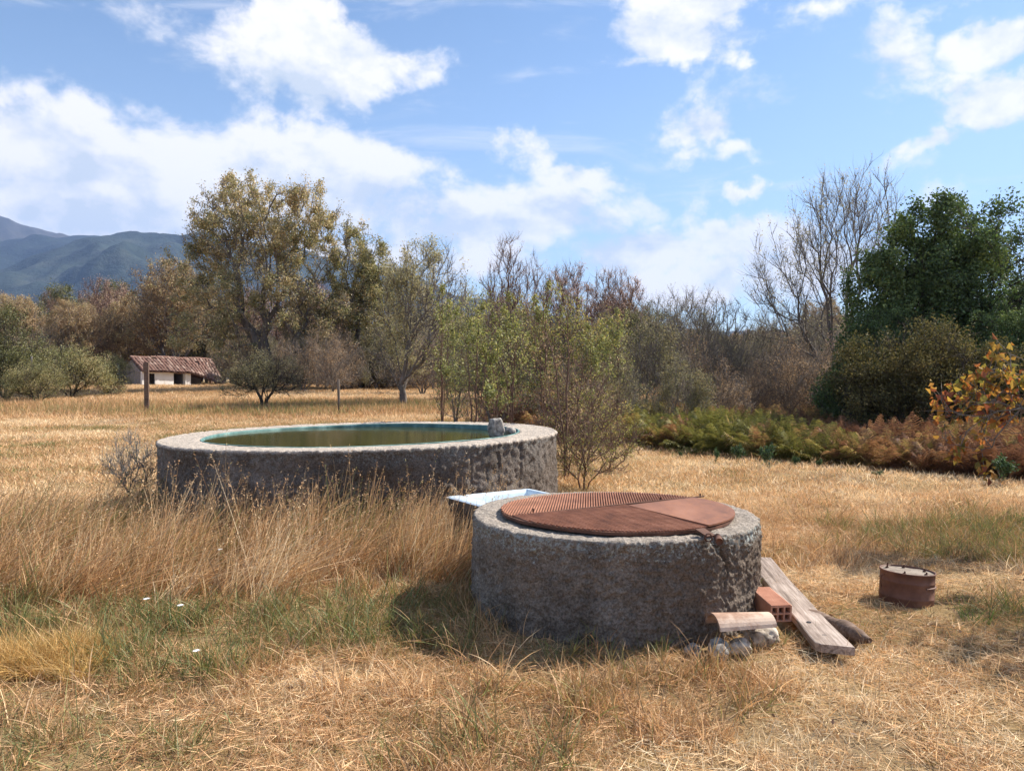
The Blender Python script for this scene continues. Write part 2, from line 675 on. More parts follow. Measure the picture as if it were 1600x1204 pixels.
def ring_profile(R_, Ri, H, nz, nt_, round_, depth_in, base=-.12):
    p = []
    for z in np.linspace(base, H - round_, nz):
        p.append((R_, z, 1, 0))
    for a in np.linspace(0, math.pi / 2, 5)[1:]:
        p.append((R_ - round_ + round_ * math.cos(a), H - round_ + round_ * math.sin(a), math.cos(a), math.sin(a)))
    for r in np.linspace(R_ - round_, Ri + .01, nt_)[1:]:
        p.append((r, H, 0, 1))
    p.append((Ri, H - .01, -1, 0))
    for z in np.linspace(H - .03, H - depth_in, 8):
        p.append((Ri, z, -1, 0))
    return p


def plaster_mat(name, dark, mid, light, top, H, lichen=0.0, brown=(.16, .12, .09)):
    m, t, o = newmat(name)
    v = objvec(t)
    f = noise_tex(t, 2.2, 7, .7, v)
    col = ramp(t, f, [(.30, dark), (.48, mid), (.70, light)])
    fb_ = noise_tex(t, 1.1, 4, .6, v)
    kb = ramp(t, fb_, [(.45, (0, 0, 0)), (.62, (.7, .7, .7))])
    col = mixcol(t, kb, col, brown)
    # fine grit
    g = noise_tex(t, 75, 4, .7, v)
    gr = ramp(t, g, [(.32, (.45, .45, .45)), (.62, (1.35, 1.35, 1.35))])
    col = mixcol(t, 1.0, col, gr, 'MULTIPLY')
    # vertical run-off stains
    vs_ = objvec(t, (9, 9, .7))
    fs_ = noise_tex(t, 1, 4, .6, vs_)
    sr = ramp(t, fs_, [(.38, (.78, .78, .78)), (.6, (1.05, 1.05, 1.05))])
    col = mixcol(t, .8, col, sr, 'MULTIPLY')
    z = t.nodes.new('ShaderNodeSeparateXYZ')
    t.links.new(t.nodes.new('ShaderNodeTexCoord').outputs['Object'], z.inputs[0])
    if lichen:
        vo = t.nodes.new('ShaderNodeTexVoronoi')
        vo.inputs['Scale'].default_value = 46
        t.links.new(v, vo.inputs['Vector'])
        lf_ = noise_tex(t, 42, 5, .8, v)
        band = t.nodes.new('ShaderNodeMapRange')
        band.inputs['From Min'].default_value = H - .20
        band.inputs['From Max'].default_value = H - .05
        t.links.new(z.outputs[2], band.inputs['Value'])
        zone = noise_tex(t, 2.3, 3, .6, v)
        kk = math_node(t, 'MULTIPLY_ADD', band.outputs[0], .16, math_node(t, 'MULTIPLY', zone, .22))
        kk = math_node(t, 'ADD', kk, lf_)
        lk = ramp(t, kk, [(.775, (0, 0, 0)), (.83, (lichen, lichen, lichen))])
        col = mixcol(t, lk, col, (.40, .44, .42))
    # the trowelled top is paler cement
    nz = t.nodes.new('ShaderNodeMapRange')
    nz.inputs['From Min'].default_value = H - .022
    nz.inputs['From Max'].default_value = H - .002
    t.links.new(math_node(t, 'MULTIPLY_ADD', noise_tex(t, 14, 4, .6, v), .03, math_node(t, 'SUBTRACT', z.outputs[2], .015)), nz.inputs['Value'])
    tcol = mixcol(t, 1.0, ramp(t, noise_tex(t, 9, 6, .7, v), [(.3, tuple(c * .6 for c in top)), (.65, top)]), gr, 'MULTIPLY')
    col = mixcol(t, nz.outputs[0], col, tcol)
    b = t.nodes.new('ShaderNodeBsdfPrincipled')
    b.inputs['Roughness'].default_value = .95
    b.inputs['Specular IOR Level'].default_value = .15
    t.links.new(col, b.inputs['Base Color'])
    bn = t.nodes.new('ShaderNodeBump')
    bn.inputs['Strength'].default_value = .9
    bn.inputs['Distance'].default_value = .02
    h = math_node(t, 'ADD', noise_tex(t, 60, 6, .7, v), math_node(t, 'MULTIPLY', noise_tex(t, 18, 4, .6, v), 1.6))
    t.links.new(h, bn.inputs['Height'])
    t.links.new(bn.outputs[0], b.inputs['Normal'])
    t.links.new(b.outputs[0], o.inputs[0])
    return m


WELLM = plaster_mat('rough_plaster', (.095, .075, .060), (.225, .19, .158), (.38, .335, .285), (.42, .36, .30), WT, .8, (.13, .085, .055))
POOLM = plaster_mat('weathered_concrete', (.075, .062, .053), (.18, .155, .135), (.36, .325, .29), (.56, .48, .40), PT, .35, (.10, .07, .048))
CRACK = math.atan2(*(reversed((at_z(1108, 838, .58) - WC).xy[:])))


def well_disp(th, r, z, p, nr, nz):
    n1_ = noise.fractal(p * 9, 1.0, 2.1, 4)
    n2_ = noise.ridged_multi_fractal(p * 16, 1.0, 2.0, 3, 1.0, 2.0)
    k = .35 if nz > .6 else 1.0
    n3_ = noise.fractal(p * 30, .9, 2.1, 3)
    d = n1_ * .013 * k + (n2_ - 1.0) * .0085 * k + noise.noise(p * 2.4) * .014 * k + n3_ * .012 * k
    # notch with a crack running down from it
    da = (th - CRACK + math.pi) % (2 * math.pi) - math.pi
    da = da * r - .03 * math.sin(z * 19) - (.60 - z) * .12
    depth = max(0, min(1, (z - .20) / .25))
    if r > WR - .16:
        d -= math.exp(-(da / (.012 + .03 * max(0, (z - .45) / .15))) ** 2) * .045 * depth
    return d


def pool_disp(th, r, z, p, nr, nz):
    k = .13 if nz > .6 else (1.0 if nr > 0 else 0.0)
    n1_ = noise.fractal(Vector((p.x * 5, p.y * 5, p.z * 7)), 1.0, 2.1, 4)
    n2_ = noise.ridged_multi_fractal(p * 11, 1.0, 2.0, 3, 1.0, 2.0)
    n3_ = noise.fractal(p * 22, .9, 2.1, 2)
    d = n1_ * .020 * k + (n2_ - 1.0) * .014 * k + noise.noise(p * 1.1) * .02 * k + n3_ * .012 * k
    g = (th / .155) % 1.0
    if nr > 0:
        d -= .012 * math.exp(-((g - .5) * 22) ** 2)
        if z > H_LIP:
            d += .012
    return d


H_LIP = PT - .035
t0 = empty('stone_well', (WC.x, WC.y, 0))
tag(t0, 'low round well of rough grey plastered concrete carrying the rusty lid', 'well')
obj('well_wall', ring_mesh('well_wall', WR, .60, WT, WELLM, 900, ring_profile(WR, .60, WT, 90, 30, .022, .5), well_disp), t0)
t1 = empty('water_tank', (PC.x, PC.y, 0), (0, R(-.8), 0))
tag(t1, 'large round concrete water tank full of greenish water', 'water tank')
obj('tank_wall', ring_mesh('tank_wall', PR, PRI, PT, POOLM, 1000, ring_profile(PR, PRI + .02, PT, 50, 14, .013, .3), pool_disp), t1)

TEAL = rough_mat('teal_paint', [(.3, (.04, .10, .095)), (.52, (.10, .20, .185)), (.75, (.30, .44, .40))], 5, .6, .3, 30, .004)
mb = MB()
k = 180
prof = [(PRI + .026, PT + .002), (PRI + .018, PT + .009), (PRI + .007, PT + .007), (PRI, PT - .006), (PRI - .002, PT - .12), (PRI - .002, PT - .45)]
vs_ = []
fs_ = []
for i in range(k):
    th = 2 * math.pi * i / k
    for (r, z) in prof:
        w = 1 + .002 * math.sin(th * 9)
        vs_.append((r * w * math.cos(th), r * w * math.sin(th), z + .003 * math.sin(th * 5)))
for i in range(k):
    i2 = (i + 1) % k
    for j in range(len(prof) - 1):
        fs_.append((i * 6 + j, i * 6 + j + 1, i2 * 6 + j + 1, i2 * 6 + j))
mb.add(vs_, fs_)
mb.build('painted_lining', TEAL, t1, True)

m, t, o = newmat('pond_water')
b = t.nodes.new('ShaderNodeBsdfPrincipled')
b.inputs['Base Color'].default_value = (.048, .050, .010, 1)
b.inputs['Roughness'].default_value = .04
b.inputs['IOR'].default_value = 1.33
bn = t.nodes.new('ShaderNodeBump')
bn.inputs['Strength'].default_value = .10
bn.inputs['Distance'].default_value = .02
t.links.new(noise_tex(t, 5, 3, .5, objvec(t, (1, 2.5, 1))), bn.inputs['Height'])
t.links.new(bn.outputs[0], b.inputs['Normal'])
t.links.new(b.outputs[0], o.inputs[0])
mb = MB()
mb.add([((PRI - .004) * math.cos(2 * math.pi * i / 120), (PRI - .004) * math.sin(2 * math.pi * i / 120), 0) for i in range(120)], [tuple(range(120))])
tag(mb.build('water', m, None, loc=(PC.x, PC.y, PT - .038)), kind='structure')


# ------------------------------------------------------------------ rocks
def rock_mesh(name, sx, sy, sz, seed, mat, facet=.62, sub=4):
    import bmesh
    bm = bmesh.new()
    bmesh.ops.create_icosphere(bm, subdivisions=sub, radius=1)
    rnd = random.Random(seed)
    planes = []
    for _ in range(9):
        v = Vector((rnd.gauss(0, 1), rnd.gauss(0, 1), rnd.gauss(0, 1))).normalized()
        planes.append((v, rnd.uniform(.62, .92)))
    for v in bm.verts:
        p = v.co.copy()
        for (n_, d_) in planes:
            e = p.dot(n_) - d_
            if e > 0:
                p -= n_ * e * facet * 1.5
        q = p * 1.6 + Vector((seed * 3.1, 0, 0))
        p += p.normalized() * (noise.fractal(q, 1, 2, 5) * .18 + noise.fractal(q * 5, 1, 2, 3) * .05)
        v.co = Vector((p.x * sx, p.y * sy, p.z * sz))
    me = bpy.data.meshes.new(name)
    bm.to_mesh(me)
    bm.free()
    for p in me.polygons:
        p.use_smooth = True
    me.materials.append(mat)
    return me


ROCK = rough_mat('granite', [(.36, (.10, .09, .08)), (.48, (.27, .245, .215)), (.64, (.46, .42, .37))], 16, .9, .8, 45, .006)
ROCKW = rough_mat('pale_granite', [(.36, (.12, .10, .08)), (.47, (.38, .32, .255)), (.62, (.58, .51, .42))], 13, .9, .8, 50, .006)


def rock(px, py, z0, s, seed, label, mat=ROCK, rz=0, tilt=0, push=0):
    p = at_z(px, py, z0)
    o = obj('rock', rock_mesh('rock', *s, seed, mat), None, (p.x, p.y + push, z0 + s[2] * .72), (tilt, 0, rz))
    tag(o, label, 'rock', 'rocks')
    o.location.y -= .05 if z0 == 0 else 0
    return o


o = rock(775, 684, PT, (.10, .10, .135), 3, 'taller pale grey rock standing on the rim of the water tank', rz=.4, tilt=.1)
o.location.z = PT + .105
o = rock(797, 680, PT, (.065, .065, .062), 8, 'small round rock beside the taller one on the tank rim', push=.05)
o.location.z = PT + .045
rock(1186, 1002, .0, (.115, .08, .075), 5, 'angular cream rock with a lit face under the curved roof tile', ROCKW, .3)
rock(1150, 1016, .0, (.09, .06, .05), 6, 'flat whitish rock between the angular rock and the round grey one', ROCKW, .1)
rock(1118, 1022, .0, (.072, .065, .058), 7, 'rounded grey rock in the straw in front of the well', ROCK, 1.2)
rock(1080, 1020, .0, (.055, .045, .04), 11, 'smallest rock half buried in straw at the well foot, left of the others', ROCK, 2)

# ------------------------------------------------------------------ rusty lid
def rust_extra(t, v, col):
    f = noise_tex(t, 24, 6, .75, v)
    k = ramp(t, f, [(.5, (0, 0, 0)), (.68, (.7, .7, .7))])
    return mixcol(t, k, col, (.30, .12, .055))


RUST = rough_mat('rust', [(.3, (.15, .062, .038)), (.5, (.27, .115, .065)), (.7, (.38, .18, .11))], 4.5, .75, .5, 60, .003, extra=rust_extra)
RUSTL = rough_mat('pale_rust', [(.3, (.12, .050, .030)), (.5, (.22, .092, .052)), (.72, (.31, .14, .082))], 3.5, .65, .25, 50, .002, stretch=(1, .4, 1), extra=rust_extra)
RUSTD = rough_mat('dark_rust', [(.3, (.06, .028, .018)), (.6, (.15, .07, .045)), (.75, (.24, .11, .07))], 7, .8, .5, 50, .004)
LC = Vector((.684, 5.10))
LR = .762
LZ = WT + .028
lid = empty('well_lid', (LC.x, LC.y, LZ))
tag(lid, 'round rusty ribbed iron lid lying on the well', 'lid')
A_ = at_z(812, 806, LZ).xy - LC
B_ = at_z(981, 791, LZ).xy - LC
C_ = at_z(1100, 777, LZ).xy - LC
D_ = at_z(1098, 821, LZ).xy - LC
mb = MB()
k = 160


def cir(i, r, z, wob=.004):
    th = 2 * math.pi * i / k
    rr_ = r + wob * math.sin(th * 7 + 1) + wob * .6 * math.sin(th * 17)
    return (rr_ * math.cos(th), rr_ * math.sin(th), z + .006 * math.sin(th * 2 + .5))


mb.add([cir(i, LR, -.018) for i in range(k)] + [cir(i, LR, 0) for i in range(k)],
       [tuple(reversed(range(k))), tuple(range(k, 2 * k))] + [(i, (i + 1) % k, k + (i + 1) % k, k + i) for i in range(k)])
mb.build('base_plate', RUSTD, lid)


def side(p, a, b):
    return (b.x - a.x) * (p.y - a.y) - (b.y - a.y) * (p.x - a.x)


def in_back(p):
    return side(p, A_, C_) > .004


def in_front(p):
    return side(p, A_, C_) < -.004 and side(p, B_, D_) < 0


def in_plate(p):
    return side(p, A_, C_) < -.004 and side(p, B_, D_) > 0


def ribs(name, dirv, pitch, w, h, z0, test, mat, rmax=LR - .006):
    d = Vector(dirv).normalized()
    n = Vector((-d.y, d.x))
    mb = MB()
    c = -rmax
    while c < rmax:
        half = math.sqrt(max(0, rmax ** 2 - c * c))
        ts = np.linspace(-half, half, 160)
        ins = [tt for tt in ts if test(n * c + d * tt)]
        if len(ins) > 3:
            a, b_ = ins[0], ins[-1]
            m_ = max(2, int((b_ - a) / .18) + 1)
            vs_ = []
            for tt in np.linspace(a, b_, m_):
                p = n * c + d * tt
                zz = z0 + .006 * math.sin(math.atan2(p.y, p.x) * 2 + .5) * p.length / LR
                for (o_, hz_) in ((-w / 2, 0), (-w * .2, h), (w * .2, h), (w / 2, 0)):
                    q = p + n * o_
                    vs_.append((q.x, q.y, zz + hz_ + .0008 * math.sin(c * 90 + tt * 11)))
            fs_ = []
            for i in range(m_ - 1):
                for j in range(3):
                    fs_.append((i * 4 + j + 1, i * 4 + j, i * 4 + j + 4, i * 4 + j + 5))
            fs_ += [(0, 1, 2, 3), tuple((m_ - 1) * 4 + q for q in (3, 2, 1, 0))]
            mb.add(vs_, fs_)
        c += pitch
    return mb.build(name, mat, lid)


tag(ribs('back_ribs', (.10, 1), .0175, .0125, .007, .001, in_back, RUST), kind='stuff')
tag(ribs('front_ribs', (D_ - B_), .0190, .0145, .008, .001, in_front, RUST), kind='stuff')


def clip_disc(test, r, step=240):
    pts = []
    for i in range(step):
        th = 2 * math.pi * i / step
        p = Vector((r * math.cos(th), r * math.sin(th)))
        if test(p):
            pts.append(p)
    return pts


pl = clip_disc(in_plate, LR + .004)
pl = [Vector(B_)] + sorted(pl, key=lambda p: math.atan2(p.y, p.x))
mb = MB()
n_ = len(pl)
mb.add([(p.x, p.y, .002) for p in pl] + [(p.x, p.y, .0105 + .004 * p.x) for p in pl],
       [tuple(reversed(range(n_))), tuple(range(n_, 2 * n_))] + [(i, (i + 1) % n_, n_ + (i + 1) % n_, n_ + i) for i in range(n_)])
mb.build('smooth_plate', RUSTL, lid)
# seam bar and hinge stubs
mb = MB()
a, b2 = Vector((*A_, .006)), Vector((*C_, .010))
mb.tube([a, (a + b2) / 2 + Vector((0, 0, .002)), b2], .0055, 6)
mb.build('seam_bar', RUSTD, lid)
for (px, py) in ((833, 801), (1032, 783), (1094, 777)):
    p = at_z(px, py, LZ)
    mb = MB()
    mb.tube([(p.x - LC.x, p.y - LC.y, .0), (p.x - LC.x, p.y - LC.y, .03)], .006, 6)
    mb.build('pin', RUSTD, lid)
# hasp hanging over the edge at the notch
p = at_z(1102, 830, LZ)
hx, hy = p.x - LC.x, p.y - LC.y
mb = MB()
mb.box(-.035, .03, -.05, .05, -.004, .004, Matrix.Translation((hx, hy - .01, -.004)) @ Matrix.Rotation(.5, 4, 'Z') @ Matrix.Rotation(.25, 4, 'X'))
mb.build('hasp', RUSTD, lid)
mb = MB()
mb.tube([(hx + .055, hy - .05, -.02), (hx + .05, hy - .11, -.035)], .021, 14)
mb.build('pipe_stub', RUSTD, lid, True)
mb = MB()
mb.tube([(hx + .0 + .02 * math.cos(a), hy - .07 + .004 * math.sin(a * 2), -.02 + .022 * math.sin(a)) for a in np.linspace(0, 2 * math.pi, 13)], .0045, 6)
mb.build('ring', RUSTD, lid)

# ------------------------------------------------------------------ old white basin between the rings
ENAM = rough_mat('chipped_enamel', [(.30, (.34, .40, .43)), (.42, (.58, .68, .75)), (.7, (.70, .79, .85))], 9, .25, .15, 20, .002,
                 extra=lambda t, v, c: mixcol(t, ramp(t, noise_tex(t, 26, 5, .7, v), [(.62, (0, 0, 0)), (.68, (.8, .8, .8))]), c, (.10, .08, .06)))
BR = math.radians(33)
bas = empty('old_basin', (-.557, 6.5, .075), (0, 0, BR))
tag(bas, 'old white enamel basin with a dark drain opening, between tank and well', 'basin')
# local x along the length, -y across
LN, WD, HT = .85, .68, .425
nu, nv = 56, 46
Vv = []
for i in range(nu + 1):
    for j in range(nv + 1):
        x = LN * i / nu
        y = -WD * j / nv
        # distance to the rim on each side; wide shelf on the near-left end
        e = min((x - .16) / .05, (LN - .045 - x) / .06, (-y - .045) / .06, (WD - .05 + y) / .06)
        cx = max(0, min(1, e))
        cx = cx * cx * (3 - 2 * cx)
        z = HT - .20 * cx - (.012 * math.exp(-((x - .16) / .02) ** 2))
        edge = min(x, LN - x, -y, WD + y)
        if edge < .015:
            z -= .012 * (1 - edge / .015)
        Vv.append((x, y, z))
fcs = []
for i in range(nu):
    for j in range(nv):
        a = i * (nv + 1) + j
        fcs.append((a, a + 1, a + nv + 2, a + nv + 1))
mb = MB()
mb.add(Vv, fcs)
mb.build('bowl', ENAM, bas, True)
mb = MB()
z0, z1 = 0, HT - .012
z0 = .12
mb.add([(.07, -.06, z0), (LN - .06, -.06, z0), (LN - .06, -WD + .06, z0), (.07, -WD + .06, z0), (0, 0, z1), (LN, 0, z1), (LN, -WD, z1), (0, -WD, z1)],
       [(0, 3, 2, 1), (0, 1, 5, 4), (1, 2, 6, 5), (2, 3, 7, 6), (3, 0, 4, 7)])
mb.build('apron', rough_mat('shaded_enamel', [(.3, (.04, .035, .03)), (.6, (.12, .11, .10))], 4, .6, .3, 30, .004), bas)  # shade below the rim is put into the dark apron colour
mb = MB()
DARK = rough_mat('near_black', [(.3, (.012, .012, .012)), (.7, (.03, .03, .03))], 8, .6, .2)
mb.box(.225, .232, -.46, -.33, HT - .125, HT - .03)
mb.build('drain_plate', DARK, bas)
mb = MB()
mb.tube([(.236, -.395 + .026 * math.cos(a), HT - .078 + .026 * math.sin(a)) for a in np.linspace(0, 2 * math.pi, 17)], .007, 6, False)
mb.build('drain_ring', rough_mat('dull_metal', [(.3, (.2, .19, .18)), (.7, (.4, .38, .35))], 8, .5, .2), bas)

# ------------------------------------------------------------------ hollow brick, roof tile, plank, log
BRICK = rough_mat('brick_clay', [(.3, (.36, .16, .105)), (.5, (.48, .235, .155)), (.7, (.58, .31, .215))], 7, .85, .35, 60, .003)
brk = empty('hollow_brick', (1.515, 4.50, .066), (R(6), 0, R(7)))
tag(brk, 'hollow red clay brick leaning on the grey plank', 'brick')
mb = MB()
BW, BH, BL, T_ = .130, .098, .29, .010
cw = (BW - 4 * T_) / 3
ch = (BH - 3 * T_) / 2
for i in range(4):
    mb.box(i * (cw + T_), i * (cw + T_) + T_, 0, BL, 0, BH)
for j in range(3):
    for i in range(3):
        mb.box(i * (cw + T_) + T_, (i + 1) * (cw + T_), 0, BL, j * (ch + T_), j * (ch + T_) + T_)
mb.build('clay_body', BRICK, brk)
mb = MB()
for i in range(13):
    x = .004 + i * (BW - .008) / 13
    mb.box(x, x + .0055, .001, BL - .001, BH + .0002, BH + .0042)
tag(mb.build('grooves', BRICK, brk), kind='stuff')

TILEM = rough_mat('weathered_tile', [(.34, (.22, .13, .09)), (.5, (.38, .24, .17)), (.62, (.58, .44, .34))], 5, .9, .5, 40, .004)


def barrel_tile(name, Lh, r0, r1, th, mat, k=12):
    mb = MB()
    vs_ = []
    for (x, r) in ((0, r0), (Lh, r1)):
        for rr_ in (r, r - th):
            for i in range(k + 1):
                a = math.pi * (.04 + .92 * i / k)
                vs_.append((x, rr_ * math.cos(a), rr_ * .82 * math.sin(a)))
    n = k + 1
    f = []
    for i in range(k):
        f.append((i, i + 1, 2 * n + i + 1, 2 * n + i))
        f.append((n + i, 3 * n + i, 3 * n + i + 1, n + i + 1))
        f.append((i, n + i, n + i + 1, i + 1))
        f.append((2 * n + i, 2 * n + i + 1, 3 * n + i + 1, 3 * n + i))
    f.append((0, 2 * n, 3 * n, n))
    f.append((k, n + k, 3 * n + k, 2 * n + k))
    mb.add(vs_, f)
    return mb.mesh(name, mat, False)


o = obj('roof_tile', barrel_tile('roof_tile', .335, .105, .085, .014, TILEM), None, (1.10, 4.20, .125), (R(-4), R(-1), R(9)))
tag(o, 'loose curved clay roof tile lying over rocks at the foot of the well', 'tile')

WOOD = None


def wood_mat(name, cols):
    m, t, o = newmat(name)
    v = objvec(t, (1.2, 22, 22))
    f = noise_tex(t, 2.4, 7, .65, v, .4)
    col = ramp(t, f, cols)
    v2 = objvec(t)
    f2 = noise_tex(t, 3, 4, .6, v2)
    col = mixcol(t, .7, col, ramp(t, f2, [(.35, (.65, .6, .56)), (.65, (1.15, 1.12, 1.1))]), 'MULTIPLY')
    b = t.nodes.new('ShaderNodeBsdfPrincipled')
    b.inputs['Roughness'].default_value = .9
    b.inputs['Specular IOR Level'].default_value = .2
    t.links.new(col, b.inputs['Base Color'])
    bn = t.nodes.new('ShaderNodeBump')
    bn.inputs['Strength'].default_value = .8
    bn.inputs['Distance'].default_value = .005
    t.links.new(f, bn.inputs['Height'])
    t.links.new(bn.outputs[0], b.inputs['Normal'])
    t.links.new(b.outputs[0], o.inputs[0])
    return m


WOOD = wood_mat('weathered_wood', [(.30, (.10, .075, .06)), (.45, (.27, .215, .18)), (.62, (.44, .37, .32)), (.8, (.55, .48, .43))])
WOODB = wood_mat('brown_weathered_wood', [(.3, (.07, .045, .032)), (.5, (.17, .115, .085)), (.75, (.30, .23, .18))])
a = Vector((1.70, 4.01, .075))
b2 = Vector((1.94, 6.02, .085))
plk = empty('wooden_plank', a, (0, 0, math.atan2(b2.y - a.y, b2.x - a.x)))
tag(plk, 'long grey weathered wooden plank on the straw right of the well', 'plank')
pl_ = (b2 - a).length
mb = MB()
ns = 30
vs_ = []
for i in range(ns + 1):
    x = pl_ * i / ns
    w0 = .092 + .003 * math.sin(x * 9) + (-.02 if i == 0 else 0)
    w1 = .088 + .003 * math.sin(x * 7 + 1)
    sg = .012 * math.sin(x / pl_ * math.pi)
    sk = .03 if i == 0 else 0
    for (y, z) in ((-w1, -.024), (-w1, .016), (-w1 + .006, .020), (w0 - .006, .020), (w0, .016), (w0, -.024)):
        vs_.append((x + (sk if y > 0 else 0), y, z - sg))
fs_ = []
for i in range(ns):
    for j in range(6):
        j2 = (j + 1) % 6
        fs_.append((i * 6 + j, i * 6 + j2, (i + 1) * 6 + j2, (i + 1) * 6 + j))
fs_ += [tuple(reversed(range(6))), tuple(range(ns * 6, ns * 6 + 6))]
mb.add(vs_, fs_)
mb.build('board', WOOD, plk)
for (x, y) in ((.19, .012), (.42, .035)):
    mb = MB()
    mb.tube([(x, y, .004), (x, y, .0165)], .0135, 12)
    mb.build('bolt_hole', DARK, plk)  # near-black disc drawn for the shade inside the hole
lg = obj('log', None, None)
bpy.data.objects.remove(lg)
mb = MB()
pts = []
rads = []
A3, B3 = Vector((1.80, 4.72, .03)), Vector((2.0, 4.22, .055))
for i in range(14):
    s_ = i / 13
    p = A3.lerp(B3, s_)
    p.x += .03 * math.sin(s_ * 5)
    pts.append(p)
    rads.append(.05 + .008 * math.sin(s_ * 13) if s_ < .8 else .052 * (1 - (s_ - .8) * 3.6))
mb.tube(pts, rads, 14)
lgo = mb.build('log', WOODB, None, True)
tag(lgo, 'short split brown log poking out from under the plank', 'log')

# ------------------------------------------------------------------ rusty drum filled with cement
dr = empty('rusty_drum', (2.635, 5.13, 0), (R(-1.5), R(3), 0))
tag(dr, 'small rusty metal drum filled with cement, bolts sticking out', 'drum')
DRUM = rough_mat('drum_rust', [(.3, (.09, .042, .028)), (.5, (.17, .078, .05)), (.72, (.27, .145, .10))], 5, .65, .3, 50, .003)
mb = MB()
k = 64
prof = [(.166, -.03), (.166, .045), (.169, .050), (.166, .055), (.166, .145), (.169, .150), (.166, .155), (.166, .205), (.171, .209), (.171, .216), (.164, .217), (.162, .19)]
vs_ = [(r * math.cos(2 * math.pi * i / k), r * math.sin(2 * math.pi * i / k), z) for i in range(k) for (r, z) in prof]
q = len(prof)
mb.add(vs_, [(i * q + j, ((i + 1) % k) * q + j, ((i + 1) % k) * q + j + 1, i * q + j + 1) for i in range(k) for j in range(q - 1)])
mb.build('shell', DRUM, dr, True)
CEM = rough_mat('cement', [(.3, (.13, .10, .08)), (.6, (.30, .25, .20))], 12, .95, .7, 50, .006)
mb = MB()
vs_ = [(0, 0, .207)]
fs_ = []
for a in range(1, 9):
    for i in range(k):
        r = .163 * a / 8
        th = 2 * math.pi * i / k
        vs_.append((r * math.cos(th), r * math.sin(th), .206 + .006 * noise.noise(Vector((r * math.cos(th) * 20, r * math.sin(th) * 20, 1)))))
for i in range(k):
    fs_.append((0, 1 + i, 1 + (i + 1) % k))
for a in range(7):
    for i in range(k):
        b0 = 1 + a * k
        fs_.append((b0 + i, b0 + k + i, b0 + k + (i + 1) % k, b0 + (i + 1) % k))
mb.add(vs_, fs_)
mb.build('cement_fill', CEM, dr, True)
for (ax, r, h) in ((2.35, .13, .035), (.1, .12, .02), (-.9, .12, .018), (-2.2, .12, .018), (1.3, .12, .02)):
    mb = MB()
    x, y = r * math.cos(ax), r * math.sin(ax)
    mb.tube([(x, y, .20), (x + .004, y, .207 + h)], .0055, 8)
    mb.tube([(x, y, .207), (x, y, .214)], .010, 6)
    mb.build('bolt', RUSTD, dr)
mb = MB()
mb.tube([(-.168, -.03, .185), (-.186, -.03, .18), (-.190, -.03, .13), (-.183, -.03, .10)], .004, 6)
mb.build('hook', RUSTD, dr)
mb = MB()
vs_ = []
for i in range(9):
    th = R(-75 + i * 9)
    for (r, z) in ((.1675, .120), (.1735, .123), (.1735, .130), (.1675, .133)):
        vs_.append((r * math.cos(th), r * math.sin(th), z))
mb.add(vs_, [(i * 4 + j, i * 4 + 4 + j, i * 4 + 5 + j, i * 4 + j + 1) for i in range(8) for j in range(3)])
mb.build('strap', DRUM, dr)

# ------------------------------------------------------------------ tiled shed
SH_D = 55.0
u = Vector((math.cos(R(52)), math.sin(R(52)), 0))
v_ = Vector((-math.sin(R(52)), math.cos(R(52)), 0))
sx = (222 - 800) / F * SH_D
sz = 1.5 - 25 / F * SH_D
shed = empty('tiled_shed', (sx, SH_D, sz), (0, 0, R(52)))
tag(shed, 'small abandoned white shed with a sagging clay tile roof', 'shed')
WHITE = rough_mat('whitewash', [(.32, (.45, .40, .35)), (.42, (.76, .73, .70)), (.7, (.85, .83, .81))], 1.6, .95, .4, 12, .02)
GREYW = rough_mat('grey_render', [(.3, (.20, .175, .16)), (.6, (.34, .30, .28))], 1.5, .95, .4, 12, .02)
EH, RH, DP = 1.60, 2.55, 3.2
T = .22


def wbox(name, x0, x1, y0, y1, z0, z1, mat):
    mb = MB()
    mb.box(x0, x1, y0, y1, z0, z1)
    return mb.build(name, mat, shed)


wbox('front_wall', 0, .22, 0, T, -.6, EH, WHITE)
wbox('front_wall', .22, .95, 0, T, -.6, .55, WHITE)
wbox('front_wall', .22, .95, 0, T, 1.45, EH, WHITE)
wbox('front_wall', .95, 2.35, 0, T, -.6, EH, WHITE)
wbox('pillar', 3.25, 3.68, -.02, .34, -.6, EH, WHITE)
wbox('lintel', 2.35, 3.25, 0, T, 1.44, EH, WOODB)
wbox('back_wall', 0, 6.2, DP - T, DP, -.6, 1.2, GREYW)
wbox('inner_wall', 3.4, 3.6, .36, DP - T - .01, -.6, 1.5, GREYW)
mb = MB()   # gable with its apex
for (x0, x1) in ((-.005, T),):
    pr = [(T + .005, -.6), (DP, -.6), (DP, EH), (DP / 2, RH - .1), (T + .005, EH)]
    vs_ = [(x0, y, z) for (y, z) in pr] + [(x1, y, z) for (y, z) in pr]
    mb.add(vs_, [(0, 4, 3, 2, 1), (5, 6, 7, 8, 9)] + [(i, (i + 1) % 5, 5 + (i + 1) % 5, 5 + i) for i in range(5)])
mb.build('gable_wall', GREYW, shed)
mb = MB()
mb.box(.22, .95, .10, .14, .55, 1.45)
mb.build('dark_opening', rough_mat('opening_shade', [(.3, (.008, .006, .005)), (.7, (.02, .016, .013))], 5, .9, .2), shed)  # near-black panel painted as the shade inside the window opening
RT = [rough_mat('roof_clay_%s' % s_, c_, 3, .9, .5, 20, .01) for s_, c_ in (
    ('red', [(.3, (.13, .07, .055)), (.7, (.27, .155, .12))]),
    ('brown', [(.3, (.13, .075, .06)), (.7, (.26, .16, .125))]),
    ('pale', [(.3, (.24, .15, .12)), (.7, (.42, .30, .24))]))]
tm = [barrel_tile('tile', .50, .135, .105, .02, m_, 5) for m_ in RT]
rnd = random.Random(4)


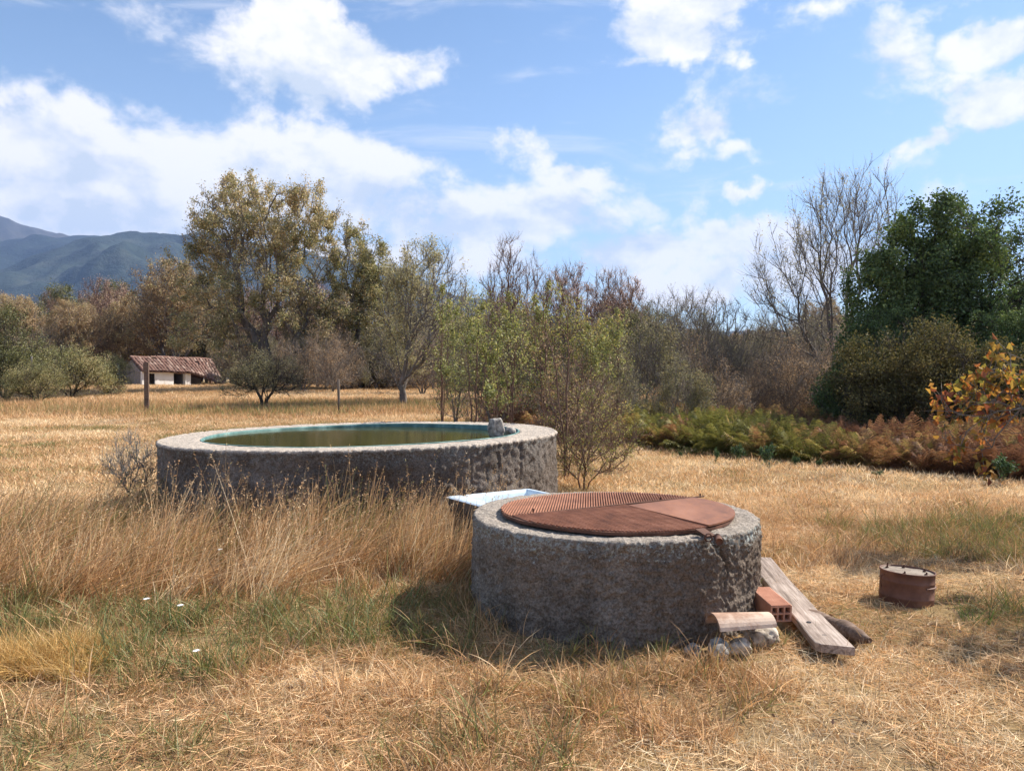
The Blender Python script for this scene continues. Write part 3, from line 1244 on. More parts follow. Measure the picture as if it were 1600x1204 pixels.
def roof_z(x, y):
    """y: 0 eave front .. DP/2 ridge .. DP eave back; the right bay has caved in"""
    t_ = 1 - abs(y - DP / 2) / (DP / 2 + .3)
    z = EH - .02 + (RH - EH) * max(0, t_) * 1.12
    sag = sstep(3.1, 6.3, x) * .95 * (1 - max(0, t_) * .93)
    sag += .10 * math.exp(-((x - 2.6) / .9) ** 2) * (1 - t_) * 1.2
    return z - float(sag) - .03 * math.sin(x * 2.1)


cols_ = 25
for c_ in range(cols_):
    x = .02 + c_ * .25
    for r_ in range(5):
        yy = -.26 + r_ * (DP / 2 + .26) / 5
        if x > 5.6 and r_ == 0 and rnd.random() < .6:
            continue
        if rnd.random() < .03:
            continue
        z_a = roof_z(x, yy)
        z_b = roof_z(x, yy + .4)
        sl = math.atan2(z_b - z_a, .4)
        k_ = rnd.choices((0, 1, 2), (5, 6, 2))[0] if x < 4.4 else rnd.choices((0, 1, 2), (3, 3, 5))[0]
        o = obj('tile', tm[k_], shed, (x + rnd.uniform(-.02, .02) + (.5 * max(0, x - 3.6) * .12 * (5 - r_) / 5), yy, z_a + .03 + r_ * .004),
                Euler((rnd.uniform(-.08, .08), -sl + rnd.uniform(-.03, .03), R(90) + rnd.uniform(-.06, .06) - .10 * max(0, x - 3.6)), 'XYZ'))
mb = MB()   # rear slope and the boarding under the tiles
nx = 32
vs_ = []
for i in range(nx + 1):
    x = -.08 + 6.5 * i / nx
    for y in (-.24, DP * .25, DP / 2, DP * .75, DP + .2):
        vs_.append((x, y, roof_z(x, y) - .01))
fs_ = [(i * 5 + j, i * 5 + 5 + j, i * 5 + 6 + j, i * 5 + j + 1) for i in range(nx) for j in range(4)]
mb.add(vs_, fs_)
o = mb.build('roof_boarding', RT[1], shed)
sm = o.modifiers.new('thick', 'SOLIDIFY')
sm.thickness = .05
for i in range(13):
    x = -.1 + i * .5
    o = obj('ridge_tile', tm[0 if i % 3 else 1], shed, (x, DP / 2, roof_z(x + .2, DP / 2) + .02), (0, rnd.uniform(-.03, .03), rnd.uniform(-.04, .04)))


# ------------------------------------------------------------------ posts
def post(px, ptop, pbase, Y, w, label, mat=WOODB, round_=False, lean=0.0):
    x = (px - 800) / F * Y
    z0 = float(gz(x, Y))
    h = 1.5 - (ptop - HY) / F * Y - z0
    mb = MB()
    if round_:
        mb.tube([(0, 0, -.3), (.01, 0, h * .5), (0, 0, h)], w, 8)
    else:
        mb.box(-w, w, -w, w, -.3, h)
        mb.box(-w - .025, w - .03, -w - .004, w + .004, h - .34, h - .02)
    o = mb.build('fence_post', mat, None, loc=(x, Y, z0), rot=(0, lean, .3))
    tag(o, label, 'post', 'posts in the field')


post(229, 566, 644, 27.5, .075, 'thick squared wooden post in front of the white shed')
post(48, 556, 630, 34, .035, 'thin pale stake before the dark green shrub at the left edge', BARK_PALE, True, .02)
post(529, 592, 652, 26, .045, 'grey wooden post behind the water tank, below the big ash tree', BARK, True, -.01)


# ------------------------------------------------------------------ trees
def norm(a):
    return a / np.maximum(np.linalg.norm(a, axis=-1, keepdims=True), 1e-9)


def frusta(p0, p1, r0, r1, k):
    """vectorised tapered tubes"""
    n = len(p0)
    d = norm(p1 - p0)
    ref = np.where(np.abs(d[:, 2:3]) > .9, np.array([[1., 0, 0]]), np.array([[0, 0, 1.]]))
    a = norm(np.cross(d, ref))
    b = np.cross(d, a)
    th = 2 * np.pi * np.arange(k) / k
    ring = a[:, None] * np.cos(th)[None, :, None] + b[:, None] * np.sin(th)[None, :, None]
    V0 = p0[:, None] + ring * r0[:, None, None]
    V1 = p1[:, None] + ring * r1[:, None, None]
    V = np.concatenate([V0, V1], 1).reshape(-1, 3)
    base = (np.arange(n) * 2 * k)[:, None]
    j = np.arange(k)[None]
    j2 = (j + 1) % k
    T1 = np.stack([base + j, base + k + j, base + j2], -1).reshape(-1, 3)
    T2 = np.stack([base + j2, base + k + j, base + k + j2], -1).reshape(-1, 3)
    return V, np.vstack([T1, T2])


def spikes(p0, p1, r):
    n = len(p0)
    d = norm(p1 - p0)
    ref = np.where(np.abs(d[:, 2:3]) > .9, np.array([[1., 0, 0]]), np.array([[0, 0, 1.]]))
    a = norm(np.cross(d, ref))
    b = np.cross(d, a)
    th = 2 * np.pi * np.arange(3) / 3
    ring = a[:, None] * np.cos(th)[None, :, None] + b[:, None] * np.sin(th)[None, :, None]
    V = np.concatenate([p0[:, None] + ring * r[:, None, None], p1[:, None]], 1).reshape(-1, 3)
    base = (np.arange(n) * 4)[:, None]
    T = []
    for j in range(3):
        T.append(np.concatenate([base + j, base + (j + 1) % 3, base + 3], 1))
    return V, np.vstack(T)


def leaf_quads(pos, size, rs, droop=0.3, aspect=.5, dirs=None, fold=True):
    n = len(pos)
    d = rs.normal(size=(n, 3))
    d[:, 2] -= droop
    if dirs is not None:
        d = d * .7 + dirs
    d = norm(d)
    s = norm(np.cross(d, rs.normal(size=(n, 3))))
    nn = np.cross(d, s)
    L_ = (size * rs.uniform(.6, 1.3, n))[:, None]
    w = L_ * aspect
    a = pos
    c = pos + d * L_
    mid = pos + d * L_ * .45
    lift = nn * w * (.35 if fold else 0)
    b = mid + s * w * .5 + lift
    e = mid - s * w * .5 + lift
    V = np.stack([a, b, c, e], 1).reshape(-1, 3)
    base = (np.arange(n) * 4)[:, None]
    T = np.vstack([np.concatenate([base, base + 1, base + 2], 1), np.concatenate([base, base + 2, base + 3], 1)])
    return V, T


def tree_data(seed, env, npts=600, stems=((0, 0, 1.5),), base_r=.15, twigs=3, twig_len=.35, twig_r=.004, leaves=10000, leaf=.07,
              seg=.35, bias=.35, up=.4, droop=.3, shell=.45, aspect=.5, spread=.10, leafy_low=0.0, twig_seg=2, pr=2.3, tipr=.006):
    rs = np.random.RandomState(seed)
    w = np.array([e[6] * e[3] * e[4] * e[5] for e in env], float)
    w /= w.sum()
    which = rs.choice(len(env), npts, p=w)
    e = np.array(env, float)[which]
    dirs = norm(rs.normal(size=(npts, 3)))
    rad = rs.uniform(0, 1, npts) ** shell
    T_ = e[:, :3] + dirs * rad[:, None] * e[:, 3:6]
    # ragged outline
    T_ += (dirs * e[:, 3:6]) * ((rs.rand(npts) ** 3) * .16)[:, None]
    T_ = T_[T_[:, 2] > .25]
    P_ = []
    par = []
    dr_ = []
    pl_ = []

    def addn(p, q, d, l):
        P_.append(p)
        par.append(q)
        dr_.append(d)
        pl_.append(l)
        return len(P_) - 1
    root = addn(np.array([0., 0, -.15]), -1, np.array([0, 0, 1.]), 0)
    for s_ in stems:
        e_ = np.array(s_[:3], float)
        last = root
        n = max(2, int(np.linalg.norm(e_) / seg))
        wob = rs.normal(size=(n, 3)) * .05 * seg
        for i in range(1, n + 1):
            f_ = i / n
            p = e_ * f_
            p = np.array([e_[0] * f_ ** 1.4, e_[1] * f_ ** 1.4, e_[2] * f_]) + wob[i - 1]
            d = p - P_[last]
            l = np.linalg.norm(d)
            last = addn(p, last, d / l, pl_[last] + l)
    order = np.argsort(np.linalg.norm(T_ - np.array([0, 0, np.mean([s_[2] for s_ in stems]) * .8]), axis=1))
    cap = len(T_) * 8 + 200
    PA = np.zeros((cap, 3))
    DA = np.zeros((cap, 3))
    LA = np.zeros(cap)
    n0 = len(P_)
    PA[:n0] = P_
    DA[:n0] = dr_
    LA[:n0] = pl_
    nskip = 2
    cnt = n0
    tips = []
    for ti in order:
        t_ = T_[ti]
        dv = t_ - PA[nskip:cnt]
        dist = np.linalg.norm(dv, axis=1) + 1e-6
        cosv = (dv * DA[nskip:cnt]).sum(1) / dist
        cost = dist * (1 + .7 * (1 - cosv)) + bias * LA[nskip:cnt]
        k_ = int(np.argmin(cost)) + nskip
        p0 = PA[k_]
        L0 = dist[k_ - nskip]
        if L0 < seg * .25:
            continue
        n = min(6, max(1, int(round(L0 / seg))))
        ctrl = p0 + (DA[k_] * .34 + np.array([0, 0, up * .25])) * L0 * .5
        last = k_
        for i in range(1, n + 1):
            f_ = i / n
            p = p0 * (1 - f_) ** 2 + ctrl * 2 * f_ * (1 - f_) + t_ * f_ ** 2
            if i < n:
                p = p + rs.normal(size=3) * .016 * L0
            d = p - PA[last]
            l = np.linalg.norm(d) + 1e-6
            PA[cnt] = p
            DA[cnt] = d / l
            LA[cnt] = LA[last] + l
            par.append(last)
            last = cnt
            cnt += 1
            if cnt >= cap - 8:
                break
        tips.append(last)
        if cnt >= cap - 8:
            break
    PA = PA[:cnt]
    DA = DA[:cnt]
    par = np.array(par[:cnt])
    acc = np.zeros(cnt)
    for i in range(cnt - 1, 0, -1):
        if acc[i] == 0:
            acc[i] = 1
        acc[par[i]] += acc[i]
    rr_ = tipr * acc ** (1 / pr)
    big = base_r / max(rr_[1:].max(), 1e-6)
    f_ = np.clip((rr_ - tipr) / (rr_.max() - tipr + 1e-9), 0, 1)
    rr_ = rr_ * (1 + (big - 1) * f_)
    E = np.arange(1, cnt)
    p0, p1 = PA[par[E]], PA[E]
    r1 = rr_[E]
    r0 = np.minimum(rr_[par[E]], r1 * 1.35)
    r0 = np.where(par[E] == 0, r1 * 1.3, r0)
    thick = r1 > base_r * .22
    parts = []
    if thick.any():
        parts.append(frusta(p0[thick], p1[thick], r0[thick], r1[thick], 8))
    parts.append(frusta(p0[~thick], p1[~thick], r0[~thick], r1[~thick], 3))
    # twigs
    cand = np.where(rr_ < tipr * 2.6)[0]
    cand = cand[cand > 1]
    tp = np.repeat(cand, twigs)
    n = len(tp)
    td = norm(DA[tp] * .6 + rs.normal(size=(n, 3)) * .55 + np.array([0, 0, up * .8]))
    tl = twig_len * rs.uniform(.5, 1.4, n)
    q0 = PA[tp] + (PA[np.maximum(par[tp], 0)] - PA[tp]) * rs.rand(n)[:, None] * .8
    mid = q0 + td * tl[:, None] * .5
    td2 = norm(td + rs.normal(size=(n, 3)) * .25 + np.array([0, 0, up * .4]))
    q1 = mid + td2 * tl[:, None] * .5
    if twigs:
        if twig_seg == 2:
            parts.append(frusta(q0, mid, np.full(n, twig_r), np.full(n, twig_r * .7), 3))
            parts.append(spikes(mid, q1, np.full(n, twig_r * .7)))
        else:
            parts.append(spikes(q0, q1, np.full(n, twig_r)))
    V = []
    T2 = []
    b0 = 0
    for (a, b_) in parts:
        V.append(a)
        T2.append(b_ + b0)
        b0 += len(a)
    wood = (np.vstack(V), np.vstack(T2))
    crown = None
    if leaves:
        wgt = rs.gamma(.55, 1.0, n) + .02
        cell = vn(q1[:, 0] + 40, q1[:, 2] + q1[:, 1] * .7 + 20, max(.18, twig_len * 1.5), seed)
        wgt *= .04 + sstep(.30, .66, cell)
        li = rs.choice(n, leaves, p=wgt / wgt.sum())
        f_ = rs.rand(leaves)[:, None] ** .7
        pos = np.where(f_ < .5, q0[li] + (mid[li] - q0[li]) * f_ * 2, mid[li] + (q1[li] - mid[li]) * (f_ * 2 - 1))
        pos = pos + rs.normal(size=(leaves, 3)) * spread * twig_len
        crown = leaf_quads(pos, np.full(leaves, leaf), rs, droop, aspect)
    return wood, crown


def make_tree(name, label, cat, px, Y, bark, leafm, group=None, rz=0.0, scale=1.0, x=None, **kw):
    """px: the pixel column its trunk stands in; Y: its distance"""
    wood, crown = tree_data(**kw)
    x = (px - 800) / F * Y if x is None else x
    e = empty(name, (x, Y, float(gz(x, Y)) - .03), (0, 0, rz))
    e.scale = (scale,) * 3
    tag(e, label, cat, group)
    obj('trunk', mesh_np('trunk', *wood, bark, 3, False), e)
    if crown is not None:
        obj('crown', mesh_np('crown', *crown, leafm, 3, False), e)
    return e


def copy_tree(src, label, px, Y, rz, scale, group=None, zscale=1.0):
    x = (px - 800) / F * Y
    e = src.copy()
    C.objects.link(e)
    e.location = (x, Y, float(gz(x, Y)) - .03)
    e.rotation_euler = (0, 0, rz)
    e.scale = (scale, scale, scale * zscale)
    e['label'] = label
    if group:
        e['group'] = group
    for ch_ in src.children:
        c_ = ch_.copy()
        C.objects.link(c_)
        c_.parent = e
    return e


ASH = foliage_mat('ash_leaves', [(.0, (.19, .20, .07)), (.3, (.32, .30, .11)), (.55, (.48, .39, .18)), (.8, (.60, .44, .22)), (1, (.70, .57, .36))], .35, .55, mixw=.75)
ASHG = foliage_mat('ash_leaves_green', [(0, (.17, .18, .055)), (.45, (.31, .29, .10)), (.75, (.46, .37, .16)), (1, (.60, .46, .24))], .35, .6, mixw=.7)
BROWNL = foliage_mat('brown_leaves', [(0, (.24, .15, .07)), (.4, (.38, .24, .11)), (.7, (.48, .33, .17)), (1, (.42, .37, .15))], .3, .6, mixw=.8)
REDL = foliage_mat('reddish_leaves', [(0, (.24, .15, .08)), (.5, (.40, .26, .14)), (1, (.50, .37, .20))], .3, .6, mixw=.8)
PINKL = foliage_mat('pinkish_leaves', [(0, (.36, .22, .16)), (.5, (.52, .34, .25)), (1, (.60, .43, .33))], .3, .6, mixw=.8)
PALEL = foliage_mat('pale_leaves', [(0, (.28, .27, .10)), (.5, (.46, .40, .19)), (1, (.58, .50, .30))], .35, .6, mixw=.8)
DARKG = foliage_mat('dark_green_leaves', [(0, (.045, .080, .020)), (.5, (.09, .145, .032)), (.8, (.15, .21, .048)), (1, (.24, .28, .07))], .25, .9, mixw=.7, gloss=.06)
OLIVE = foliage_mat('olive_leaves', [(0, (.065, .065, .020)), (.5, (.13, .115, .035)), (1, (.25, .19, .065))], .3, 1.1, mixw=.7, gloss=.03)
YELG = foliage_mat('yellow_green_leaves', [(0, (.15, .18, .04)), (.4, (.28, .29, .065)), (.75, (.44, .36, .085)), (1, (.52, .35, .12))], .4, .9, mixw=.8)
GREENL = foliage_mat('fresh_green_leaves', [(0, (.15, .18, .045)), (.5, (.29, .30, .08)), (1, (.46, .40, .14))], .4, 1.2, mixw=.8)
BGREEN = foliage_mat('distant_green_leaves', [(0, (.055, .065, .018)), (.5, (.14, .145, .035)), (1, (.30, .26, .07))], .3, .4, mixw=.7)
ORANGEL = foliage_mat('orange_leaves', [(0, (.13, .13, .03)), (.25, (.34, .24, .04)), (.5, (.46, .24, .05)), (.75, (.42, .15, .035)), (1, (.26, .08, .04))], .4, 2.2, mixw=1.0, gloss=.03)
GREYG = foliage_mat('grey_green_leaves', [(0, (.15, .15, .06)), (.5, (.26, .235, .10)), (1, (.40, .31, .15))], .3, .8, mixw=.8)

# the big ash and its neighbour
make_tree('ash_tree', 'tallest tree, a spreading golden-green ash behind the shed roof', 'tree', 425, 46, BARK, ASH, scale=1.07,
          seed=11, env=[(-1.2, 0, 8.9, 3.4, 3.0, 3.0, 1.2), (-3.0, .5, 8.6, 2.2, 2.2, 2.2, 1), (1.9, -.3, 8.8, 2.1, 2.2, 2.9, 1.2), (-4.0, .3, 6.2, 2.3, 2.3, 1.9, .8),
                        (-.4, -.5, 5.0, 3.9, 3.2, 2.1, .9), (-2.5, -1, 3.2, 3.0, 2.4, 1.5, .6), (2.6, 0, 4.2, 2.2, 2.2, 1.8, .7)],
          npts=1250, stems=((-.5, 0, 3.0), (1.9, .4, 3.8), (-1.6, -.4, 4.2)), base_r=.34, twigs=3, twig_len=.55, twig_r=.012, leaves=82000, leaf=.125, seg=.6, bias=.25,
          droop=.6, tipr=.014, spread=.2, aspect=.45)
make_tree('ash_tree', 'greener ash crown joined to the right side of the tallest tree', 'tree', 545, 48, BARK, ASHG, scale=1.08,
          seed=12, env=[(.5, 0, 7.2, 1.9, 1.8, 2.5, 1.3), (1.6, 0, 6.0, 1.3, 1.6, 2.0, 1), (.6, 0, 4.0, 2.7, 2.2, 2.0, .7), (-.8, 0, 2.9, 2.2, 1.8, 1.4, .5)],
          npts=650, stems=((.6, 0, 3.4), (-.5, 0, 2.6)), base_r=.2, twigs=3, twig_len=.5, twig_r=.012, leaves=38000, leaf=.125, seg=.6, bias=.25, droop=.6, tipr=.013, spread=.2)
# brown tree left of the ash
br_t = make_tree('thicket_tree', 'round brown-leaved tree standing directly behind the shed', 'tree', 268, 60, BARK, BROWNL,
                 seed=13, env=[(0, 0, 6.6, 3.0, 2.8, 3.2, 1), (-1, 0, 4, 2.6, 2.2, 2.0, .6)], npts=700, stems=((-.8, 0, 3), (.8, 0, 3), (.1, .3, 3.6), (1.6, 0, 3)),
                 base_r=.17, twigs=4, twig_len=.6, twig_r=.013, leaves=34000, leaf=.13, seg=.7, bias=.5, tipr=.013, spread=.2, up=.8)
# pale, thinly leaved tree in the middle field
pale_t = make_tree('pale_tree', 'half-bare pale tree with a dark leaning trunk behind the water tank', 'tree', 632, 31.5, BARK_DARK, PALEL,
                   seed=14, env=[(.9, 0, 4.4, 1.9, 1.6, 2.3, 1), (1.9, 0, 3.6, 1.3, 1.3, 2.0, .6), (-.6, 0, 3.0, 1.3, 1.2, 1.5, .4), (.9, 0, 2.0, 2.2, 1.6, 1.0, .35)],
                   npts=560, stems=((-.15, 0, .9), (-.5, 0, 1.3)), base_r=.14, twigs=5, twig_len=.50, twig_r=.007, leaves=19000, leaf=.08, seg=.4, bias=.45, up=1.1, tipr=.009, spread=.2)
for o_ in pale_t.children:
    if o_.name.startswith('trunk'):
        o_.data.materials[0] = BARK
# tall thin bare tree
thin_t = make_tree('thin_tree', 'thin bare reddish-brown tree whose top rises above the middle thicket', 'tree', 800, 36, BARK_RED, REDL,
                   seed=15, env=[(0, 0, 4.6, 1.6, 1.4, 2.9, 1), (.1, 0, 6.4, .7, .7, 1.5, .7), (-.3, 0, 2.5, 1.7, 1.3, 1.8, .6)], npts=520,
                   stems=((0, 0, 1.6), (.4, 0, 1.8), (-.5, 0, 1.6)), base_r=.10, twigs=5, twig_len=.5, twig_r=.007, leaves=5000, leaf=.06, seg=.4, bias=.5, up=1.3, tipr=.008)
pink_t = make_tree('pink_tree', 'fine-twigged pinkish tree at the skyline, left of its twin', 'tree', 880, 50, BARK_RED, PINKL,
                   seed=16, env=[(0, 0, 5.4, 2.2, 2.0, 2.7, 1), (0, 0, 3.4, 2.2, 1.8, 2, .5)], npts=620, stems=((.2, 0, 2.4), (-.6, 0, 2.2), (.8, 0, 2.0)), base_r=.12,
                   twigs=5, twig_len=.55, twig_r=.010, leaves=9000, leaf=.09, seg=.5, bias=.5, up=1.2, tipr=.010, spread=.2)
copy_tree(pink_t, 'fine-twigged pinkish tree at the skyline, right of its twin', 962, 48, 2.1, .93)
# tall bare tree on the right
bare_t = make_tree('bare_tree', 'tall leafless tree fanning out left of the dark green tree', 'tree', 1312, 29, BARK, PALEL, scale=1.09,
                   seed=17, env=[(0.2, 0, 6.3, 1.9, 1.7, 2.3, 1.2), (-1.5, 0, 4.6, 1.8, 1.6, 1.9, .8), (1.4, 0, 5.4, 1.2, 1.3, 1.8, .6), (-2.5, -.3, 3.6, 1.2, 1.2, 1.2, .5), (0, 0, 3.0, 2.0, 1.5, 1.4, .4)],
                   npts=640, stems=((.2, 0, 2.6), (-1.2, 0, 2.6), (1.0, 0, 2.8), (-.3, .2, 3.2)), base_r=.12, twigs=5, twig_len=.65, twig_r=.0055, leaves=4500, leaf=.07, seg=.45, bias=.6, up=1.2,
                   tipr=.009, spread=.1)
# dark green tree
dg_t = make_tree('green_tree', 'large dense dark green tree at the right', 'tree', 1488, 20, BARK_DARK, DARKG, scale=1.13,
                 seed=18, env=[(0, 0, 4.0, 1.6, 1.6, 1.55, 1.2), (-1.2, -.2, 3.3, 1.2, 1.3, 1.1, 1), (1.3, 0, 3.3, 1.5, 1.5, 1.5, 1), (.2, -.3, 2.2, 2.3, 1.9, 1.4, .8), (-1.8, -.4, 2.1, 1.0, 1.0, .8, .7)],
                 npts=900, stems=((0, 0, 1.0), (.5, .1, 1.4), (-.6, 0, 1.4)), base_r=.13, twigs=3, twig_len=.42, twig_r=.006, leaves=100000, leaf=.075, seg=.35, bias=.3, up=.7,
                 tipr=.008, spread=.22, aspect=.6, shell=.5)
copy_tree(dg_t, 'dark green tree at the right edge, beside the largest green one', 1690, 22, 2.4, .88)
copy_tree(dg_t, 'lower green tree mass between the olive shrub and the right edge', 1585, 17.5, 1.0, .58)
copy_tree(dg_t, 'dark green bush mass at the left foot of the large dark green tree', 1395, 19, 3.6, .60)
# olive shrub before it
ol_t = make_tree('olive_shrub', 'wide olive-brown shrub in front of the dark green tree', 'shrub', 1430, 16, BARK_DARK, OLIVE,
                 seed=19, env=[(0, 0, 1.6, 1.55, 1.2, 1.05, 1), (-.9, -.2, 1.1, 1.1, 1.0, .8, .8), (1.1, 0, 1.3, 1.2, 1.1, .9, .8), (.3, 0, 2.2, .9, .8, .55, .6)],
                 npts=800, stems=((0, 0, .5), (.6, 0, .6), (-.7, 0, .6), (.2, -.5, .5)), base_r=.06, twigs=4, twig_len=.30, twig_r=.004, leaves=60000, leaf=.055, seg=.25, bias=.4, up=.7,
                 tipr=.005, spread=.28, shell=.6)
make_tree('dark_shrub', 'low dark green shrub at the left foot of the olive-brown one', 'shrub', 1335, 17, BARK_DARK, DARKG,
          seed=20, env=[(0, 0, .85, .8, .7, .75, 1), (.5, 0, 1.3, .5, .5, .5, .6)], npts=260, stems=((0, 0, .3), (.3, 0, .4)), base_r=.03, twigs=4, twig_len=.25, twig_r=.004,
          leaves=13000, leaf=.055, seg=.2, tipr=.004, spread=.3, shell=.6)
# yellow green shrubs behind the tank
yg_t = make_tree('yellow_green_shrub', 'tall yellow-green shrub right behind the two rocks', 'shrub', 775, 18, BARK, GREENL,
                 seed=21, env=[(-.45, 0, 2.2, .40, .4, 1.35, 1), (.35, .1, 2.0, .40, .4, 1.2, 1), (.05, -.1, 2.6, .3, .3, 1.2, .8), (0, 0, 1.0, .9, .7, .8, .5)], npts=420, stems=((0, 0, .8), (.4, 0, 1.0), (-.4, 0, 1.0), (.1, .3, 1.2), (-.7, 0, .8)), base_r=.035,
                 twigs=4, twig_len=.34, twig_r=.004, leaves=5200, leaf=.055, seg=.3, bias=.5, up=1.4, tipr=.004, spread=.2)
yg2 = make_tree('yellow_green_shrub', 'broad yellowing shrub between the rocks and the bracken', 'shrub', 880, 19, BARK, YELG,
                seed=22, env=[(-.8, 0, 1.9, .55, .5, 1.2, 1), (.1, .1, 2.2, .6, .5, 1.3, 1), (1.0, 0, 1.75, .6, .5, 1.05, 1), (.3, 0, .9, 1.6, 1.0, .8, .35)], npts=560, stems=((0, 0, .8), (.6, 0, 1.0), (-.6, 0, 1.0), (.1, .3, 1.2)), base_r=.04,
                twigs=4, twig_len=.34, twig_r=.004, leaves=11500, leaf=.058, seg=.3, bias=.5, up=1.2, tipr=.004, spread=.2)
copy_tree(yg_t, 'yellow-green shrub left of the two rocks, before the pale tree', 712, 21, 2.0, .93)
gg = make_tree('grey_green_shrub', 'grey-green shrub above the green bracken', 'shrub', 1010, 24, BARK, GREYG,
               seed=23, env=[(-.7, 0, 1.6, .7, .6, 1.1, 1), (.3, 0, 2.0, .7, .6, 1.2, 1), (1.1, 0, 1.3, .7, .6, .9, 1), (.2, 0, .8, 1.6, 1.1, .7, .5)], npts=600, stems=((0, 0, .8), (.6, 0, .9), (-.6, 0, .9)), base_r=.04,
               twigs=4, twig_len=.34, twig_r=.005, leaves=11000, leaf=.06, seg=.3, bias=.5, up=1.2, tipr=.005, spread=.2)
copy_tree(gg, 'grey-green shrub behind the yellowing one, toward the skyline', 940, 30, 1.2, 1.15)
dk = make_tree('dark_evergreen', 'dark grey-green evergreen right of the pinkish trees', 'tree', 1012, 42, BARK_DARK, BGREEN,
               seed=24, env=[(0, 0, 3.3, 1.6, 1.5, 1.4, 1), (.2, 0, 2.0, 2.0, 1.6, 1.2, .7)], npts=420, stems=((0, 0, 1.2), (.6, 0, 1.2)), base_r=.1,
               twigs=4, twig_len=.4, twig_r=.007, leaves=16000, leaf=.08, seg=.4, bias=.4, tipr=.007, spread=.3, shell=.6)
# bare shrub-tree 1100
bs = make_tree('bare_shrub_tree', 'leafless many-stemmed small tree right of the green bracken', 'tree', 1112, 29, BARK, GREYG,
               seed=25, env=[(-.1, 0, 3.0, 1.5, 1.3, 1.6, 1), (.2, 0, 1.8, 1.9, 1.4, 1.1, .6)], npts=560, stems=((0, 0, .9), (.9, 0, 1.2), (-.7, 0, 1.2), (.4, .2, 1.5)), base_r=.09,
               twigs=5, twig_len=.45, twig_r=.0055, leaves=3500, leaf=.055, seg=.35, bias=.5, up=1.0, tipr=.007)
for i, (px, Y, rz, sc_, lab) in enumerate((
        (1205, 33, 1.0, .86, 'bare brown small tree left of the tall leafless tree'),
        (1262, 38, 2.2, .95, 'bare brown small tree behind the tall leafless tree'),
        (1046, 36, 3.1, 1.12, 'bare small tree against the sky behind the grey-green shrub'))):
    copy_tree(bs, lab, px, Y, rz, sc_)
rb = make_tree('twiggy_shrub', 'brown twiggy shrub below the tall leafless tree', 'shrub', 1225, 27, BARK, REDL,
               seed=26, env=[(-.6, 0, 1.3, .7, .8, 1.0, 1), (.5, 0, 1.7, .6, .7, 1.2, 1), (1.2, 0, 1.0, .7, .7, .8, .8), (0, 0, .7, 1.4, 1.0, .6, .7)], npts=420, stems=((0, 0, .5), (.6, 0, .7), (-.6, 0, .7), (.2, 0, 1.0)), base_r=.04,
               twigs=5, twig_len=.36, twig_r=.005, leaves=6000, leaf=.05, seg=.3, bias=.5, up=1.0, tipr=.005, spread=.2)
copy_tree(rb, 'brown twiggy shrub between the bare trees and the olive shrub', 1290, 25, 1.0, .9)
copy_tree(rb, 'brown twiggy shrub in the gap left of the pale tree', 520, 40, 2.0, 1.1)
copy_tree(rb, 'brown twiggy shrub behind the grey post', 475, 42, .5, 1.2)
copy_tree(rb, 'brown twiggy shrub under the thin bare tree', 660, 40, 3.0, 1.25)
# little tree before the shed
lt = make_tree('small_tree', 'small low dark tree in the field before the shed end', 'tree', 412, 29.5, BARK_DARK, GREYG,
               seed=27, env=[(0, 0, 1.35, 1.3, 1.1, .85, 1), (-1.0, 0, .9, .8, .8, .6, .6), (1.1, 0, 1.0, .8, .8, .6, .6)], npts=420, stems=((.1, 0, .4), (-.3, 0, .7), (.4, 0, .7)), base_r=.07,
               twigs=4, twig_len=.34, twig_r=.006, leaves=9000, leaf=.05, seg=.3, bias=.4, tipr=.006, spread=.25)
# shrubs on the left
ls = make_tree('dark_shrub', 'big dark green shrub at the left edge of the field', 'shrub', 8, 35, BARK_DARK, BGREEN,
               seed=28, env=[(-.5, 0, 2.5, 2.1, 1.8, 1.9, 1), (1.1, -.3, 1.4, 1.7, 1.5, 1.3, .8)], npts=620, stems=((0, 0, .8), (.8, 0, .9), (-.8, 0, 1)), base_r=.07,
               twigs=4, twig_len=.4, twig_r=.007, leaves=30000, leaf=.075, seg=.4, tipr=.007, spread=.3, shell=.6)
olb = make_tree('olive_bush', 'rounded olive bush right of the thin pale stake', 'shrub', 110, 37, BARK_DARK, ASHG,
                seed=29, env=[(0, 0, 1.4, 1.8, 1.5, 1.25, 1), (1.3, 0, .9, 1.2, 1.1, .8, .7)], npts=460, stems=((0, 0, .5), (.6, 0, .6), (-.6, 0, .6)), base_r=.05,
                twigs=4, twig_len=.36, twig_r=.006, leaves=17000, leaf=.065, seg=.35, tipr=.006, spread=.3, shell=.6)
copy_tree(olb, 'smaller olive bush nearest the shed gable', 168, 40, 1.9, .8)
copy_tree(olb, 'olive bush between the dark shrub and the rounded olive bush', 60, 33, 3.9, .72)
# left background
for i, (px, Y, rz, sc_, lab) in enumerate((
        (20, 58, .6, .70, 'brown tree behind the dark green shrub at the left edge'),
        (120, 56, 1.9, .62, 'brown tree at the left, above the rounded olive bush'),
        (195, 62, 3.1, .70, 'brown tree between the green tops and the shed'))):
    copy_tree(br_t, lab, px, Y, rz, sc_)
gt = make_tree('distant_green_tree', 'pale green rounded tree top below the mountain, nearest the ash', 'tree', 180, 84, BARK, BGREEN,
               seed=30, env=[(0, 0, 8.4, 2.0, 2.0, 2.9, 1), (0, 0, 5.6, 3.0, 2.6, 2.4, .6)], npts=420, stems=((0, 0, 4.0),), base_r=.2,
               twigs=4, twig_len=.7, twig_r=.014, leaves=17000, leaf=.17, seg=.8, tipr=.014, spread=.3, shell=.6)
copy_tree(gt, 'darker green tree top at the left below the mountain', 92, 80, 1.0, .92)
copy_tree(gt, 'green tree top between the two other green tops', 140, 86, 2.6, .86)

